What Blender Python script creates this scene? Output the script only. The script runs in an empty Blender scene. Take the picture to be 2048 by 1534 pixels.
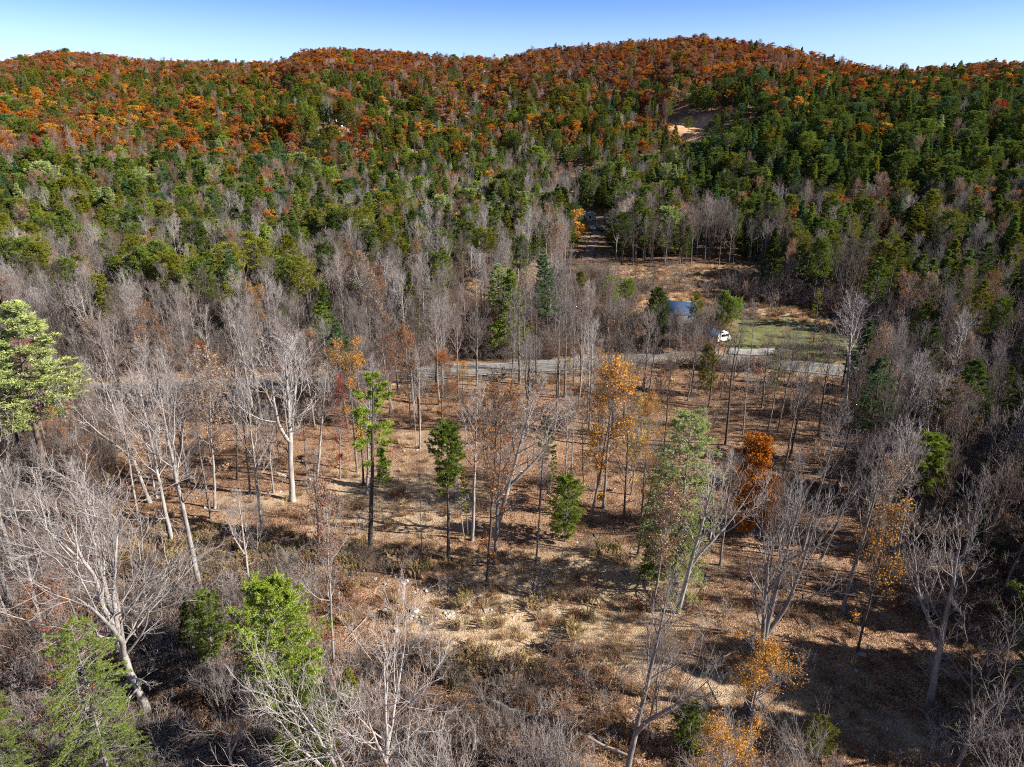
import bpy, math, random
import numpy as np
from mathutils import Vector, Quaternion

SC = bpy.context.scene
COL = SC.collection
random.seed(7)
RNG = np.random.default_rng(7)
R = math.radians

# ------------------------------------------------------------------ camera, sky, sun, exposure
CAM_H, PITCH, FPX, CX, CY = 50.0, R(21.4), 1384.0, 1024.0, 767.0
cam = bpy.data.cameras.new("camera"); cam_o = bpy.data.objects.new("camera", cam); COL.objects.link(cam_o)
cam.sensor_width = 36.0; cam.lens = 36.0 * FPX / 2048.0
cam.clip_start = 0.5; cam.clip_end = 9000
cam_o.location = (0, 0, CAM_H); cam_o.rotation_euler = (R(90) - PITCH, 0, 0)
SC.camera = cam_o

SUN_EL, SUN_AZ = R(31), R(102)            # azimuth clockwise from the view direction (+Y)
world = bpy.data.worlds.new("World"); SC.world = world; world.use_nodes = True
wn = world.node_tree.nodes; wl = world.node_tree.links
sky = wn.new("ShaderNodeTexSky"); sky.sky_type = 'NISHITA'; sky.sun_disc = False
sky.sun_elevation = SUN_EL; sky.sun_rotation = SUN_AZ
sky.altitude = 500; sky.air_density = 1.0; sky.dust_density = 0.15; sky.ozone_density = 2.0
# brighter, paler air low over the horizon than overhead
_tc = wn.new("ShaderNodeTexCoord"); _sx = wn.new("ShaderNodeSeparateXYZ"); wl.new(_tc.outputs["Generated"], _sx.inputs[0])
_rp = wn.new("ShaderNodeValToRGB"); _rp.color_ramp.interpolation = 'EASE'
_e = _rp.color_ramp.elements; _e[0].position = 0.07; _e[0].color = (0.50, 0.56, 0.80, 1); _e[1].position = 0.15; _e[1].color = (0.28, 0.39, 0.84, 1)
_k = _e.new(0.42); _k.color = (0.225, 0.225, 0.235, 1)
wl.new(_sx.outputs[2], _rp.inputs[0])
_vm = wn.new("ShaderNodeVectorMath"); _vm.operation = 'MULTIPLY'; wl.new(sky.outputs[0], _vm.inputs[0]); wl.new(_rp.outputs[0], _vm.inputs[1])
_vs = wn.new("ShaderNodeVectorMath"); _vs.operation = 'SCALE'; wl.new(_vm.outputs[0], _vs.inputs[0]); _vs.inputs["Scale"].default_value = 2.6
wl.new(_vs.outputs[0], wn["Background"].inputs[0]); wn["Background"].inputs[1].default_value = 0.052

sun = bpy.data.lights.new("sun", 'SUN'); sun.energy = 5.0; sun.angle = R(0.53); sun.color = (1.0, 0.94, 0.86)
sun_o = bpy.data.objects.new("sun", sun); COL.objects.link(sun_o)
sd = Vector((math.sin(SUN_AZ) * math.cos(SUN_EL), math.cos(SUN_AZ) * math.cos(SUN_EL), math.sin(SUN_EL)))
sun_o.rotation_euler = (-sd).to_track_quat('-Z', 'Y').to_euler(); sun_o.location = sd * 400

SC.view_settings.view_transform = 'Standard'; SC.view_settings.look = 'None'
SC.view_settings.exposure = 0.95; SC.view_settings.gamma = 1.0
SC.render.engine = 'CYCLES'
cy = SC.cycles
cy.max_bounces = 4; cy.diffuse_bounces = 1; cy.glossy_bounces = 1; cy.transmission_bounces = 2; cy.transparent_max_bounces = 4
cy.use_denoising = False; cy.caustics_reflective = False; cy.caustics_refractive = False
cy.sample_clamp_indirect = 3.0; cy.filter_width = 1.1

# ------------------------------------------------------------------ terrain
SKY_X = np.array([-400, 0, 60, 100, 180, 240, 300, 500, 560, 600, 650, 700, 800, 900, 1000, 1060, 1100, 1180, 1250, 1330, 1400, 1480, 1560, 1620, 1700, 1760, 1800, 1850, 1920, 2000, 2048, 2400], float)
SKY_Y = np.array([140, 125, 112, 103, 107, 115, 122, 127, 123, 104, 97, 99, 103, 113, 117, 103, 97, 92, 83, 77, 71, 84, 93, 107, 127, 136, 141, 138, 131, 125, 130, 140], float)
RID_X = np.array([-400, 0, 300, 500, 620, 1000, 1400, 1700, 2048, 2400], float)
RID_R = np.array([1050, 1020, 1120, 1100, 950, 860, 800, 740, 680, 660], float)
FT_X = np.array([-400, 0, 600, 900, 1300, 1500, 2048, 2400], float)
FT_R = np.array([270, 270, 300, 380, 400, 330, 300, 280], float)
CANOPY = 15.0

def cp():
    return math.cos(PITCH), math.sin(PITCH)
def project(x, y, z):
    c, s = cp(); dz = z - CAM_H
    dep = y * c - dz * s
    up = y * s + dz * c
    dep = np.where(dep > 1, dep, 1)
    return CX + FPX * x / dep, CY - FPX * up / dep, dep

AZ_T = np.linspace(R(-48), R(48), 193)
def _ridge_table():
    Rr = np.full_like(AZ_T, 850.0); Z = np.full_like(AZ_T, 100.0)
    for _ in range(30):
        x, y = Rr * np.sin(AZ_T), Rr * np.cos(AZ_T)
        px, py, dep = project(x, y, Z + CANOPY)
        Rr = np.interp(px, RID_X, RID_R)
        Z = Z + (py - np.interp(px, SKY_X, SKY_Y)) * dep / FPX * 0.9
    px, _, _ = project(Rr * np.sin(AZ_T), Rr * np.cos(AZ_T), Z)
    return Rr, Z, np.interp(px, FT_X, FT_R)
RT, ZT, F0T = _ridge_table()

def sstep(a, b, t):
    t = np.clip((t - a) / (b - a), 0, 1); return t * t * (3 - 2 * t)

def ridge_noise(x, y, s, seed=0):
    v = 0.0; a = 1.0
    for i in range(4):
        th = 0.7 + 2.1 * i + seed; k = 2 * math.pi / (s / (1.9 ** i))
        u = x * math.cos(th) + y * math.sin(th); w = -x * math.sin(th) + y * math.cos(th)
        v = v + a * np.sin(u * k + 1.3 * np.sin(w * k * 0.6 + i + seed)) ; a *= 0.55
    return v / 2.0

ROAD_PX = [(-500, 806), (100, 786), (500, 770), (795, 754), (900, 744), (1000, 737), (1100, 733), (1190, 725), (1290, 718), (1400, 717), (1500, 722), (1590, 733), (1680, 742), (1780, 752), (1950, 768), (2300, 800), (2900, 850)]
def flat_px(px, py, z=0.0):
    c, s = cp(); u = (px - CX) / FPX; v = (py - CY) / FPX
    dep = (CAM_H - z) / (s + v * c)
    return (u * dep, dep * (c - v * s))
ROAD = np.array([flat_px(*p) for p in ROAD_PX])
def dist_poly(x, y, P):
    x = np.asarray(x, float); y = np.asarray(y, float)
    best = np.full(np.broadcast(x, y).shape, 1e9)
    for (ax, ay), (bx, by) in zip(P[:-1], P[1:]):
        dx, dy = bx - ax, by - ay; L = dx * dx + dy * dy
        t = np.clip(((x - ax) * dx + (y - ay) * dy) / L, 0, 1)
        best = np.minimum(best, np.hypot(x - ax - t * dx, y - ay - t * dy))
    return best

PADS = []      # graded clearings: x, y, z, radius, rise away from the valley, rise to the west
def height(x, y):
    x = np.asarray(x, float); y = np.asarray(y, float)
    r = np.hypot(x, y); az = np.arctan2(x, np.maximum(y, 1e-3) + (y < 0) * 0.0)
    Rr = np.interp(az, AZ_T, RT); Z = np.interp(az, AZ_T, ZT); f0 = np.interp(az, AZ_T, F0T)
    t = (r - f0) / (Rr - f0)
    tc = np.clip(t, 0, 1)
    prof = 0.25 * tc ** 2 * (3 - 2 * tc) + 0.75 * tc ** 1.15
    z = Z * prof
    back = np.clip((r - Rr) / 500.0, 0, 1)
    z = z * (1 - 0.75 * sstep(0, 1, back))
    # low spurs on the near slopes
    z = z + 7.0 * ridge_noise(x, y, 190, 0.4) * sstep(0.03, 0.35, t) * (1 - sstep(0.72, 0.98, t))
    def mound(px, rr, hh, sx, sr):
        a0 = math.atan((px - CX) / 1540.0)
        return hh * np.exp(-((az - a0) * rr / sx) ** 2 - ((r - rr) / sr) ** 2)
    z = z + mound(1620, 385, 19, 85, 50) + mound(690, 520, 12, 55, 40) - mound(820, 560, 10, 50, 60)
    z = z + mound(1960, 520, 14, 80, 70) - mound(1450, 455, 6, 70, 40)
    # far low ridge behind the saddle
    a1 = math.atan((420 - CX) / 1540.0)
    z = z + 112 * np.exp(-((az - a1) / 0.10) ** 2 - ((r - 1750) / 260) ** 2)
    z = z + 20 * sstep(105, 240, x) * sstep(330, 100, y)            # rise added mostly out of view, for woods on it to cast shade
    near = sstep(420, 200, r)
    d = dist_poly(x, y, ROAD)
    mic = sstep(5, 16, d)
    z = z + near * mic * (0.55 * ridge_noise(x, y, 34, 2.0) + 0.12 * ridge_noise(x, y, 4.1, 5.0))
    for (qx, qy, qz, qr, k1, k2) in PADS:
        L = math.hypot(qx, qy); ux, uy = qx / L, qy / L
        a = (x - qx) * ux + (y - qy) * uy; b = (x - qx) * uy - (y - qy) * ux
        m = 1 - sstep(qr, qr * 1.7, np.hypot(a, b * 0.75))
        z = z * (1 - m) + (qz + k1 * a - k2 * b) * m
    return z

def px_ground(px, py):
    c, s = cp(); u = (px - CX) / FPX; v = (py - CY) / FPX
    d = np.array([u, c - v * s, -(s + v * c)])
    ts = np.concatenate([np.arange(30, 400, 1.0), np.arange(400, 2200, 3.0)])
    P = ts[:, None] * d[None]; zz = CAM_H + P[:, 2]; hh = height(P[:, 0], P[:, 1])
    k = np.argmax(zz < hh)
    if not (zz < hh).any(): k = len(ts) - 1
    if k > 0:
        a0, a1 = zz[k - 1] - hh[k - 1], zz[k] - hh[k]
        t = ts[k - 1] + (ts[k] - ts[k - 1]) * a0 / (a0 - a1 + 1e-9)
    else: t = ts[0]
    return np.array([t * d[0], t * d[1], CAM_H + t * d[2]])
def px_top(base, px, py):
    c, s = cp(); u = (px - CX) / FPX; v = (py - CY) / FPX
    d = np.array([u, c - v * s, -(s + v * c)])
    n = np.array([base[0], base[1], 0.0]); n /= np.linalg.norm(n)
    t = (base @ n) / (d @ n)
    return np.array([0, 0, CAM_H]) + t * d

for _p, _r, _a, _b in (((1380, 258), 12, 0.17, 0.10), ((1152, 362), 15, 0.12, 0.08)):
    _g = px_ground(*_p); PADS.append((_g[0], _g[1], _g[2], _r, _a, _b))

def in_poly(px, py, poly):
    px = np.asarray(px, float); py = np.asarray(py, float)
    ins = np.zeros(np.broadcast(px, py).shape, bool)
    n = len(poly)
    for i in range(n):
        x1, y1 = poly[i]; x2, y2 = poly[(i + 1) % n]
        if y1 == y2: continue
        ins ^= ((y1 > py) != (y2 > py)) & (px < (x2 - x1) * (py - y1) / (y2 - y1) + x1)
    return ins
LAWN = [(1445, 700), (1455, 640), (1520, 636), (1600, 640), (1690, 668), (1765, 690), (1800, 735), (1700, 728), (1600, 718), (1560, 700), (1500, 708)]
LAWN_DRY = [(1480, 640), (1460, 615), (1520, 605), (1620, 622), (1700, 650), (1690, 670), (1600, 642)]
MEADOW = [(1215, 548), (1240, 538), (1500, 533), (1530, 545), (1520, 575), (1400, 580), (1240, 575)]
MEADOW2 = [(930, 600), (920, 565), (960, 545), (1100, 538), (1130, 552), (1090, 590), (1000, 610)]
MEADOW3 = [(1270, 640), (1275, 592), (1440, 590), (1445, 615), (1400, 640)]
FIELD_R = [(1690, 575), (1700, 530), (1850, 522), (1880, 560), (1840, 580)]
GAP = [(1118, 572), (1125, 545), (1150, 500), (1165, 428), (1222, 428), (1225, 500), (1235, 545), (1240, 572)]
CLEAR_RED = [(1330, 262), (1340, 244), (1374, 238), (1422, 245), (1430, 262), (1418, 294), (1348, 294)]
CLEAR_TAN = [(1105, 375), (1112, 348), (1160, 342), (1192, 350), (1192, 378), (1182, 398), (1122, 398)]
HOUSE_CLR = [(632, 270), (640, 262), (700, 262), (722, 268), (715, 280), (650, 284)]
CLEAR_L = [(0, 545), (0, 520), (30, 512), (60, 522), (55, 545)]
NO_TREES = [LAWN, LAWN_DRY, MEADOW, MEADOW2, MEADOW3, FIELD_R, GAP, CLEAR_RED, CLEAR_TAN]

# ------------------------------------------------------------------ materials
def mat(name, rough=0.9):
    m = bpy.data.materials.new(name); m.use_nodes = True
    b = m.node_tree.nodes["Principled BSDF"]; b.inputs["Roughness"].default_value = rough
    b.inputs["Specular IOR Level"].default_value = 0.2
    return m, m.node_tree.nodes, m.node_tree.links, b
def ramp(n, stops, interp='LINEAR'):
    r = n.new("ShaderNodeValToRGB"); r.color_ramp.interpolation = interp
    e = r.color_ramp.elements
    while len(e) > 1: e.remove(e[0])
    e[0].position = stops[0][0]; e[0].color = (*stops[0][1], 1)
    for p, c in stops[1:]:
        k = e.new(p); k.color = (*c, 1)
    return r
def noise(n, l, vec, scale, detail=4, rough=0.6, dist=0.0):
    t = n.new("ShaderNodeTexNoise"); t.inputs["Scale"].default_value = scale
    t.inputs["Detail"].default_value = detail; t.inputs["Roughness"].default_value = rough
    t.inputs["Distortion"].default_value = dist
    if vec is not None: l.new(vec, t.inputs["Vector"])
    return t
def mixc(n, l, a, b, fac, mode='MIX'):
    m = n.new("ShaderNodeMix"); m.data_type = 'RGBA'; m.blend_type = mode
    for s, v in ((m.inputs[6], a), (m.inputs[7], b), (m.inputs[0], fac)):
        if hasattr(v, 'is_linked') or hasattr(v, 'links'): l.new(v, s)
        elif isinstance(v, tuple): s.default_value = (*v, 1)
        else: s.default_value = v
    return m.outputs[2]
def plain(name, col, rough=0.8, metal=0.0, var=0.15, scale=3.0):
    m, n, l, b = mat(name, rough)
    tc = n.new("ShaderNodeTexCoord")
    t = noise(n, l, tc.outputs["Object"], scale)
    r = ramp(n, [(0.3, tuple(c * (1 - var) for c in col)), (0.7, tuple(min(1, c * (1 + var)) for c in col))])
    l.new(t.outputs["Fac"], r.inputs[0]); l.new(r.outputs[0], b.inputs["Base Color"])
    b.inputs["Metallic"].default_value = metal
    return m

def ground_material():
    m, n, l, b = mat("leafy_ground", 0.95)
    tc = n.new("ShaderNodeTexCoord"); P = tc.outputs["Object"]
    at = n.new("ShaderNodeAttribute"); at.attribute_name = "cover"
    sep = n.new("ShaderNodeSeparateColor"); l.new(at.outputs["Color"], sep.inputs[0])
    vor = n.new("ShaderNodeTexVoronoi"); vor.inputs["Scale"].default_value = 9.0; l.new(P, vor.inputs["Vector"])
    sc = n.new("ShaderNodeSeparateColor"); l.new(vor.outputs["Color"], sc.inputs[0])
    leaf = ramp(n, [(0.0, (0.08, 0.04, 0.022)), (0.2, (0.19, 0.095, 0.048)), (0.5, (0.33, 0.185, 0.105)), (0.75, (0.44, 0.27, 0.165)), (1.0, (0.60, 0.43, 0.29))], 'LINEAR')
    l.new(sc.outputs[0], leaf.inputs[0])
    n1 = noise(n, l, P, 0.35, 6, 0.65, 0.4)
    dark = ramp(n, [(0.30, (0.50, 0.42, 0.40)), (0.55, (1, 1, 1))]); l.new(n1.outputs[0], dark.inputs[0])
    litter = mixc(n, l, leaf.outputs[0], dark.outputs[0], 1.0, 'MULTIPLY')
    # dry grass
    n2 = noise(n, l, P, 3.2, 8, 0.75, 0.6)
    gr = ramp(n, [(0.3, (0.14, 0.08, 0.045)), (0.42, (0.38, 0.25, 0.15)), (0.54, (0.58, 0.43, 0.28)), (0.70, (0.80, 0.66, 0.48))]); l.new(n2.outputs[0], gr.inputs[0])
    n3 = noise(n, l, P, 0.16, 7, 0.7, 0.8)
    ad = n.new("ShaderNodeMath"); ad.operation = 'ADD'; l.new(n3.outputs[0], ad.inputs[0]); l.new(sep.outputs[0], ad.inputs[1])
    tf = ramp(n, [(0.60, (0, 0, 0)), (0.84, (1, 1, 1))]); l.new(ad.outputs[0], tf.inputs[0])
    c1 = mixc(n, l, litter, gr.outputs[0], tf.outputs[0])
    # green lawn
    n4 = noise(n, l, P, 0.5, 8, 0.7, 0.3)
    lw = ramp(n, [(0.3, (0.12, 0.11, 0.05)), (0.5, (0.17, 0.20, 0.07)), (0.7, (0.27, 0.29, 0.12))]); l.new(n4.outputs[0], lw.inputs[0])
    c2 = mixc(n, l, c1, lw.outputs[0], sep.outputs[1])
    n5 = noise(n, l, P, 0.25, 8, 0.7, 0.5)
    cl = ramp(n, [(0.3, (0.46, 0.22, 0.11)), (0.5, (0.70, 0.40, 0.22)), (0.7, (0.80, 0.56, 0.34))]); l.new(n5.outputs[0], cl.inputs[0])
    c3 = mixc(n, l, c2, cl.outputs[0], sep.outputs[2])
    l.new(c3, b.inputs["Base Color"])
    bp = n.new("ShaderNodeBump"); bp.inputs["Strength"].default_value = 0.7; bp.inputs["Distance"].default_value = 0.10
    hh = n.new("ShaderNodeMath"); hh.operation = 'ADD'
    l.new(vor.outputs["Distance"], hh.inputs[0]); l.new(n2.outputs[0], hh.inputs[1])
    l.new(hh.outputs[0], bp.inputs["Height"]); l.new(bp.outputs[0], b.inputs["Normal"])
    return m

def inst_attr(n, name):
    a = n.new("ShaderNodeAttribute"); a.attribute_type = 'INSTANCER'; a.attribute_name = name; return a
def leaf_material(name, trans=0.35, var=0.5, clump=2.5):
    """colour comes from each tree's own 'tint'; light and dark clumps vary it"""
    m = bpy.data.materials.new(name); m.use_nodes = True
    n, l = m.node_tree.nodes, m.node_tree.links; n.remove(n["Principled BSDF"]); out = n["Material Output"]
    at = inst_attr(n, "tint")
    geo = n.new("ShaderNodeNewGeometry")
    hs = n.new("ShaderNodeHueSaturation"); l.new(at.outputs["Color"], hs.inputs["Color"])
    mr = n.new("ShaderNodeMapRange"); l.new(geo.outputs["Random Per Island"], mr.inputs[0])
    mr.inputs[3].default_value = 1 - var; mr.inputs[4].default_value = 1 + var
    l.new(mr.outputs[0], hs.inputs["Value"])
    mh = n.new("ShaderNodeMapRange"); wn_ = n.new("ShaderNodeTexWhiteNoise"); wn_.noise_dimensions = '1D'
    l.new(geo.outputs["Random Per Island"], wn_.inputs["W"]); l.new(wn_.outputs["Value"], mh.inputs[0])
    mh.inputs[3].default_value = 0.482; mh.inputs[4].default_value = 0.518; l.new(mh.outputs[0], hs.inputs["Hue"])
    d = n.new("ShaderNodeBsdfDiffuse"); t = n.new("ShaderNodeBsdfTranslucent")
    l.new(hs.outputs[0], d.inputs[0]); l.new(hs.outputs[0], t.inputs[0])
    mx = n.new("ShaderNodeMixShader"); mx.inputs[0].default_value = trans
    l.new(d.outputs[0], mx.inputs[1]); l.new(t.outputs[0], mx.inputs[2]); l.new(mx.outputs[0], out.inputs[0])
    return m
def bark_material(name, dark, light):
    m, n, l, b = mat(name, 0.9)
    tc = n.new("ShaderNodeTexCoord"); mp = n.new("ShaderNodeMapping"); mp.inputs["Scale"].default_value = (1, 1, 0.35)
    l.new(tc.outputs["Object"], mp.inputs[0])
    t = noise(n, l, mp.outputs[0], 60, 5, 0.7)
    r = ramp(n, [(0.3, dark), (0.62, light)]); l.new(t.outputs[0], r.inputs[0])
    at = inst_attr(n, "bark")
    mm = mixc(n, l, r.outputs[0], at.outputs["Color"], 1.0, 'MULTIPLY')
    l.new(mm, b.inputs["Base Color"])
    return m

M = {}
M['ground'] = ground_material()
M['leaf'] = leaf_material("autumn_leaves", 0.3, 0.55)
M['needle'] = leaf_material("pine_needles", 0.25, 0.5)
M['bark'] = bark_material("grey_bark", (0.20, 0.18, 0.165), (0.52, 0.49, 0.46))
M['twig'] = bark_material("twig_bark", (0.32, 0.285, 0.265), (0.52, 0.475, 0.45))

# ------------------------------------------------------------------ mesh buffer
class Buf:
    def __init__(s): s.v = []; s.f = []; s.m = []; s.n = 0
    def add(s, V, F, mi):
        if len(F) == 0: return
        s.v.append(V); s.f.append(np.asarray(F, np.int64) + s.n); s.m.append((len(F), F.shape[1], mi)); s.n += len(V)
    def mesh(s, name, mats, smooth=False):
        me = bpy.data.meshes.new(name)
        V = np.concatenate(s.v); nl = sum(a * b for a, b, _ in s.m); nf = sum(a for a, _, _ in s.m)
        me.vertices.add(len(V)); me.vertices.foreach_set("co", V.astype(np.float32).ravel())
        me.loops.add(nl); me.loops.foreach_set("vertex_index", np.concatenate([f.ravel() for f in s.f]).astype(np.int32))
        me.polygons.add(nf)
        tot = np.concatenate([np.full(a, b) for a, b, _ in s.m]); st = np.concatenate([[0], np.cumsum(tot)[:-1]])
        me.polygons.foreach_set("loop_start", st.astype(np.int32))
        me.polygons.foreach_set("material_index", np.concatenate([np.full(a, c) for a, _, c in s.m]).astype(np.int32))
        if smooth: me.polygons.foreach_set("use_smooth", np.ones(nf, bool))
        for m_ in mats: me.materials.append(m_)
        me.update(calc_edges=True); me.validate()
        return me
    def merged(s, o):
        b = Buf()
        for src in (s, o):
            k = b.n; b.v += src.v; b.f += [f + k for f in src.f]; b.m += src.m; b.n += src.n
        return b

def unit(a): return a / (np.linalg.norm(a, axis=-1, keepdims=True) + 1e-9)
def tubes(buf, P, Rad, sides, mi):
    """P (N,K,3), Rad (N,K)"""
    N, K, _ = P.shape
    if N == 0: return
    d = np.gradient(P, axis=1); d = unit(d)
    ref = np.where(np.abs(d[..., 2:3]) > 0.9, np.array([1.0, 0, 0]), np.array([0, 0, 1.0]))
    a = unit(np.cross(d, ref)); b = np.cross(d, a)
    th = np.arange(sides) * 2 * np.pi / sides
    ring = P[:, :, None] + Rad[:, :, None, None] * (a[:, :, None] * np.cos(th)[None, None, :, None] + b[:, :, None] * np.sin(th)[None, None, :, None])
    V = ring.reshape(-1, 3)
    i = np.arange(N)[:, None, None] * K * sides; k = np.arange(K - 1)[None, :, None] * sides; s = np.arange(sides)[None, None]
    s2 = (s + 1) % sides
    F = np.stack([i + k + s, i + k + s2, i + k + sides + s2, i + k + sides + s], -1).reshape(-1, 4)
    buf.add(V, F, mi)

def interp_poly(P, Rad, t):
    """P (N,K,3), t (N,C) -> pos (N,C,3), dir, rad"""
    K = P.shape[1]; u = t * (K - 1); i = np.clip(u.astype(int), 0, K - 2); f = (u - i)[..., None]
    n = np.arange(P.shape[0])[:, None]
    a, b = P[n, i], P[n, i + 1]
    return a + (b - a) * f, unit(b - a), Rad[n, i] * (1 - f[..., 0]) + Rad[n, i + 1] * f[..., 0]

def grow(rng, P, Rad, nc, t0, t1, ang0, ang1, len_fn, K=5, up=0.15, wob=0.12, rfac=0.55, rmin=0.01, rend=0.35, drop=0.0):
    """grow nc children from every parent polyline"""
    N = P.shape[0]
    t = t0 + (t1 - t0) * (np.arange(nc)[None] + rng.random((N, nc))) / nc
    pos, d, rad = interp_poly(P, Rad, t)
    tt = (t - t0) / (t1 - t0)
    ref = np.where(np.abs(d[..., 2:3]) > 0.9, np.array([1.0, 0, 0]), np.array([0, 0, 1.0]))
    a = unit(np.cross(d, ref)); b = np.cross(d, a)
    ph = (np.arange(nc)[None] * 2.4 + rng.random((N, 1)) * 6.28 + rng.normal(0, 0.5, (N, nc)))[..., None]
    side = a * np.cos(ph) + b * np.sin(ph)
    ang = (ang0 + (ang1 - ang0) * tt + rng.normal(0, 0.13, (N, nc)))[..., None]
    dr = d * np.cos(ang) + side * np.sin(ang)
    L = len_fn(tt, rng) * (0.7 + 0.6 * rng.random((N, nc)))
    keep = rng.random((N, nc)) >= drop
    pos, dr, L, rad = pos[keep], dr[keep], L[keep], rad[keep]
    n = len(pos)
    pts = [pos]; cur = dr
    for k in range(K - 1):
        cur = unit(cur + np.array([0, 0, up]) + rng.normal(0, wob, (n, 3)))
        pts.append(pts[-1] + cur * (L / (K - 1))[:, None])
    CP = np.stack(pts, 1)
    r0 = np.maximum(np.minimum(rad * 0.9, rad * rfac + 0.0), rmin)
    CR = r0[:, None] * np.linspace(1, rend, K)[None]
    return CP, np.maximum(CR, rmin * 0.55)

def quads_at(rng, buf, pos, size, mi, flat=0.0, nrm=None):
    n = len(pos)
    nn = rng.normal(0, 1, (n, 3)); nn[:, 2] = nn[:, 2] + flat
    nn = unit(nn); a = unit(np.cross(nn, rng.normal(0, 1, (n, 3)))); b = np.cross(nn, a)
    s = (size * (0.6 + 0.8 * rng.random(n)))[:, None] * 0.5
    V = np.stack([pos - a * s, pos + b * s * 0.62, pos + a * s, pos - b * s * 0.62], 1).reshape(-1, 3)
    F = np.arange(4 * n).reshape(n, 4)
    buf.add(V, F, mi)

def blades_at(rng, buf, pos, dirs, L, W, mi, per=4, spread=0.55, upb=0.15):
    """needle tufts: 'per' narrow blades fanning from each position"""
    pos = np.repeat(pos, per, 0); dirs = np.repeat(dirs, per, 0); n = len(pos)
    d = unit(dirs + rng.normal(0, spread, (n, 3)) + np.array([0, 0, upb]))
    s = unit(np.cross(d, rng.normal(0, 1, (n, 3))))
    l = (L * (0.7 + 0.6 * rng.random(n)))[:, None]
    V = np.stack([pos - s * W * 0.5, pos + s * W * 0.5, pos + d * l + s * W * 0.3, pos + d * l - s * W * 0.3], 1).reshape(-1, 3)
    # two tufts' blades share nothing; islands differ in shade
    buf.add(V, np.arange(4 * n).reshape(n, 4), mi)

def trunk_line(rng, H, K=16, wob=0.012, lean=0.0, r0=0.2, rend=0.03, pw=0.7):
    t = np.linspace(0, 1, K)
    x = np.cumsum(rng.normal(0, wob * H / K * 2.2, K)); y = np.cumsum(rng.normal(0, wob * H / K * 2.2, K))
    x -= x[0]; y -= y[0]
    x = x - t * x[-1]; y = y - t * y[-1]
    P = np.stack([x + lean * H * t * t, y, t * H], -1)[None]
    rad = (r0 * ((1 - t) ** pw) + rend)[None]; rad[0, 0] *= 1.25
    return P, rad

# every tree builder returns (trunk Buf, crown Buf) for a tree of height H in metres
def bare_tree(seed, H=21, cb=0.5, n1=18, wide=0.26, forks=0, leaves=0, lsize=0.2, r0=0.19, n2=7, n3=6, n4=4, wob=0.014, up=0.20, thick=1.0, clumps=None):
    rng = np.random.default_rng(seed); T = Buf(); C = Buf()
    P, Rd = trunk_line(rng, H, 18, wob, 0, r0, 0.02 * thick)
    stems = [(P, Rd)]
    if forks:
        tk = {1: 0.32, 2: 0.26, 3: 0.14}[forks] + rng.random() * 0.08
        for j in range(forks):
            a0 = rng.random() * 6.28 if j == 0 else a0 + 2.6
            pos, d, rr = interp_poly(P, Rd, np.array([[tk + 0.07 * j]]))
            L = H * (0.93 - tk - 0.1 * j); K = 12
            dirv = unit(np.array([math.cos(a0) * 0.5, math.sin(a0) * 0.5, 1.0])); pts = [pos[0, 0]]; cur = dirv
            for k in range(K - 1):
                cur = unit(cur + np.array([0, 0, 0.035]) + rng.normal(0, 0.05, 3)); pts.append(pts[-1] + cur * L / (K - 1))
            FP = np.array(pts)[None]; FR = (rr[0, 0] * 0.85 * (1 - np.linspace(0, 1, K)) ** 0.8 + 0.02)[None]
            stems.append((FP, FR))
    for (p, r) in stems: tubes(T, p, r, 7, 0)
    twigP = []
    for si, (p, r) in enumerate(stems):
        c0 = cb if si == 0 else max(0.12, (cb * 0.6))
        m1 = n1 if si == 0 else int(n1 * 0.7)
        env = lambda tt, g: H * wide * (0.35 + 0.75 * np.sin(np.pi * np.clip(0.18 + 0.72 * tt, 0, 1)))
        P1, R1 = grow(rng, p, r, m1, c0, 0.985, 0.95, 0.42, env, 7, up, 0.11, 0.5, 0.035 * thick)
        # a few stray dead limbs below the crown
        P1b, R1b = grow(rng, p, r, 4, max(0.15, c0 - 0.25), c0, 1.2, 1.0, lambda tt, g: H * wide * 0.35 + 0 * tt, 7, 0.02, 0.16, 0.4, 0.022 * thick, drop=0.4)
        P1 = np.concatenate([P1, P1b]); R1 = np.concatenate([R1, R1b])
        L1 = np.linalg.norm(P1[:, -1] - P1[:, 0], axis=1)
        tubes(C, P1, R1, 4, 0)
        P2, R2 = grow(rng, P1, R1, n2, 0.2, 1.0, 0.75, 0.45, lambda tt, g: (L1[:, None] * 0.5 * (1 - 0.45 * tt)), 5, up * 0.6, 0.14, 0.6, 0.021 * thick)
        tubes(C, P2, R2, 3, 1)
        L2 = np.linalg.norm(P2[:, -1] - P2[:, 0], axis=1)
        P3, R3 = grow(rng, P2, R2, n3, 0.15, 1.0, 0.75, 0.5, lambda tt, g: L2[:, None] * 0.5 * (1 - 0.3 * tt), 4, 0.1, 0.16, 0.7, 0.0135 * thick)
        tubes(C, P3, R3, 3, 1)
        if n4:
            L3 = np.linalg.norm(P3[:, -1] - P3[:, 0], axis=1)
            P4, R4 = grow(rng, P3, R3, n4, 0.1, 1.0, 0.7, 0.5, lambda tt, g: L3[:, None] * 0.55 + 0 * tt, 3, 0.08, 0.12, 0.7, 0.009 * thick)
            tubes(C, P4, R4, 3, 1); twigP.append(P4)
        else: twigP.append(P3)
    if leaves:
        TP = np.concatenate([q[:, 1:].reshape(-1, 3) for q in twigP])
        if clumps:   # keep leaves only near some boughs
            cc = TP[rng.integers(0, len(TP), clumps[0])]
            dd = np.min(np.linalg.norm(TP[:, None] - cc[None], axis=2), axis=1)
            TP = TP[dd < clumps[1]]
        k = rng.integers(0, len(TP), leaves)
        quads_at(rng, C, TP[k] + rng.normal(0, 0.16, (leaves, 3)), lsize, 2, 0.4)
    return T, C

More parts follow.
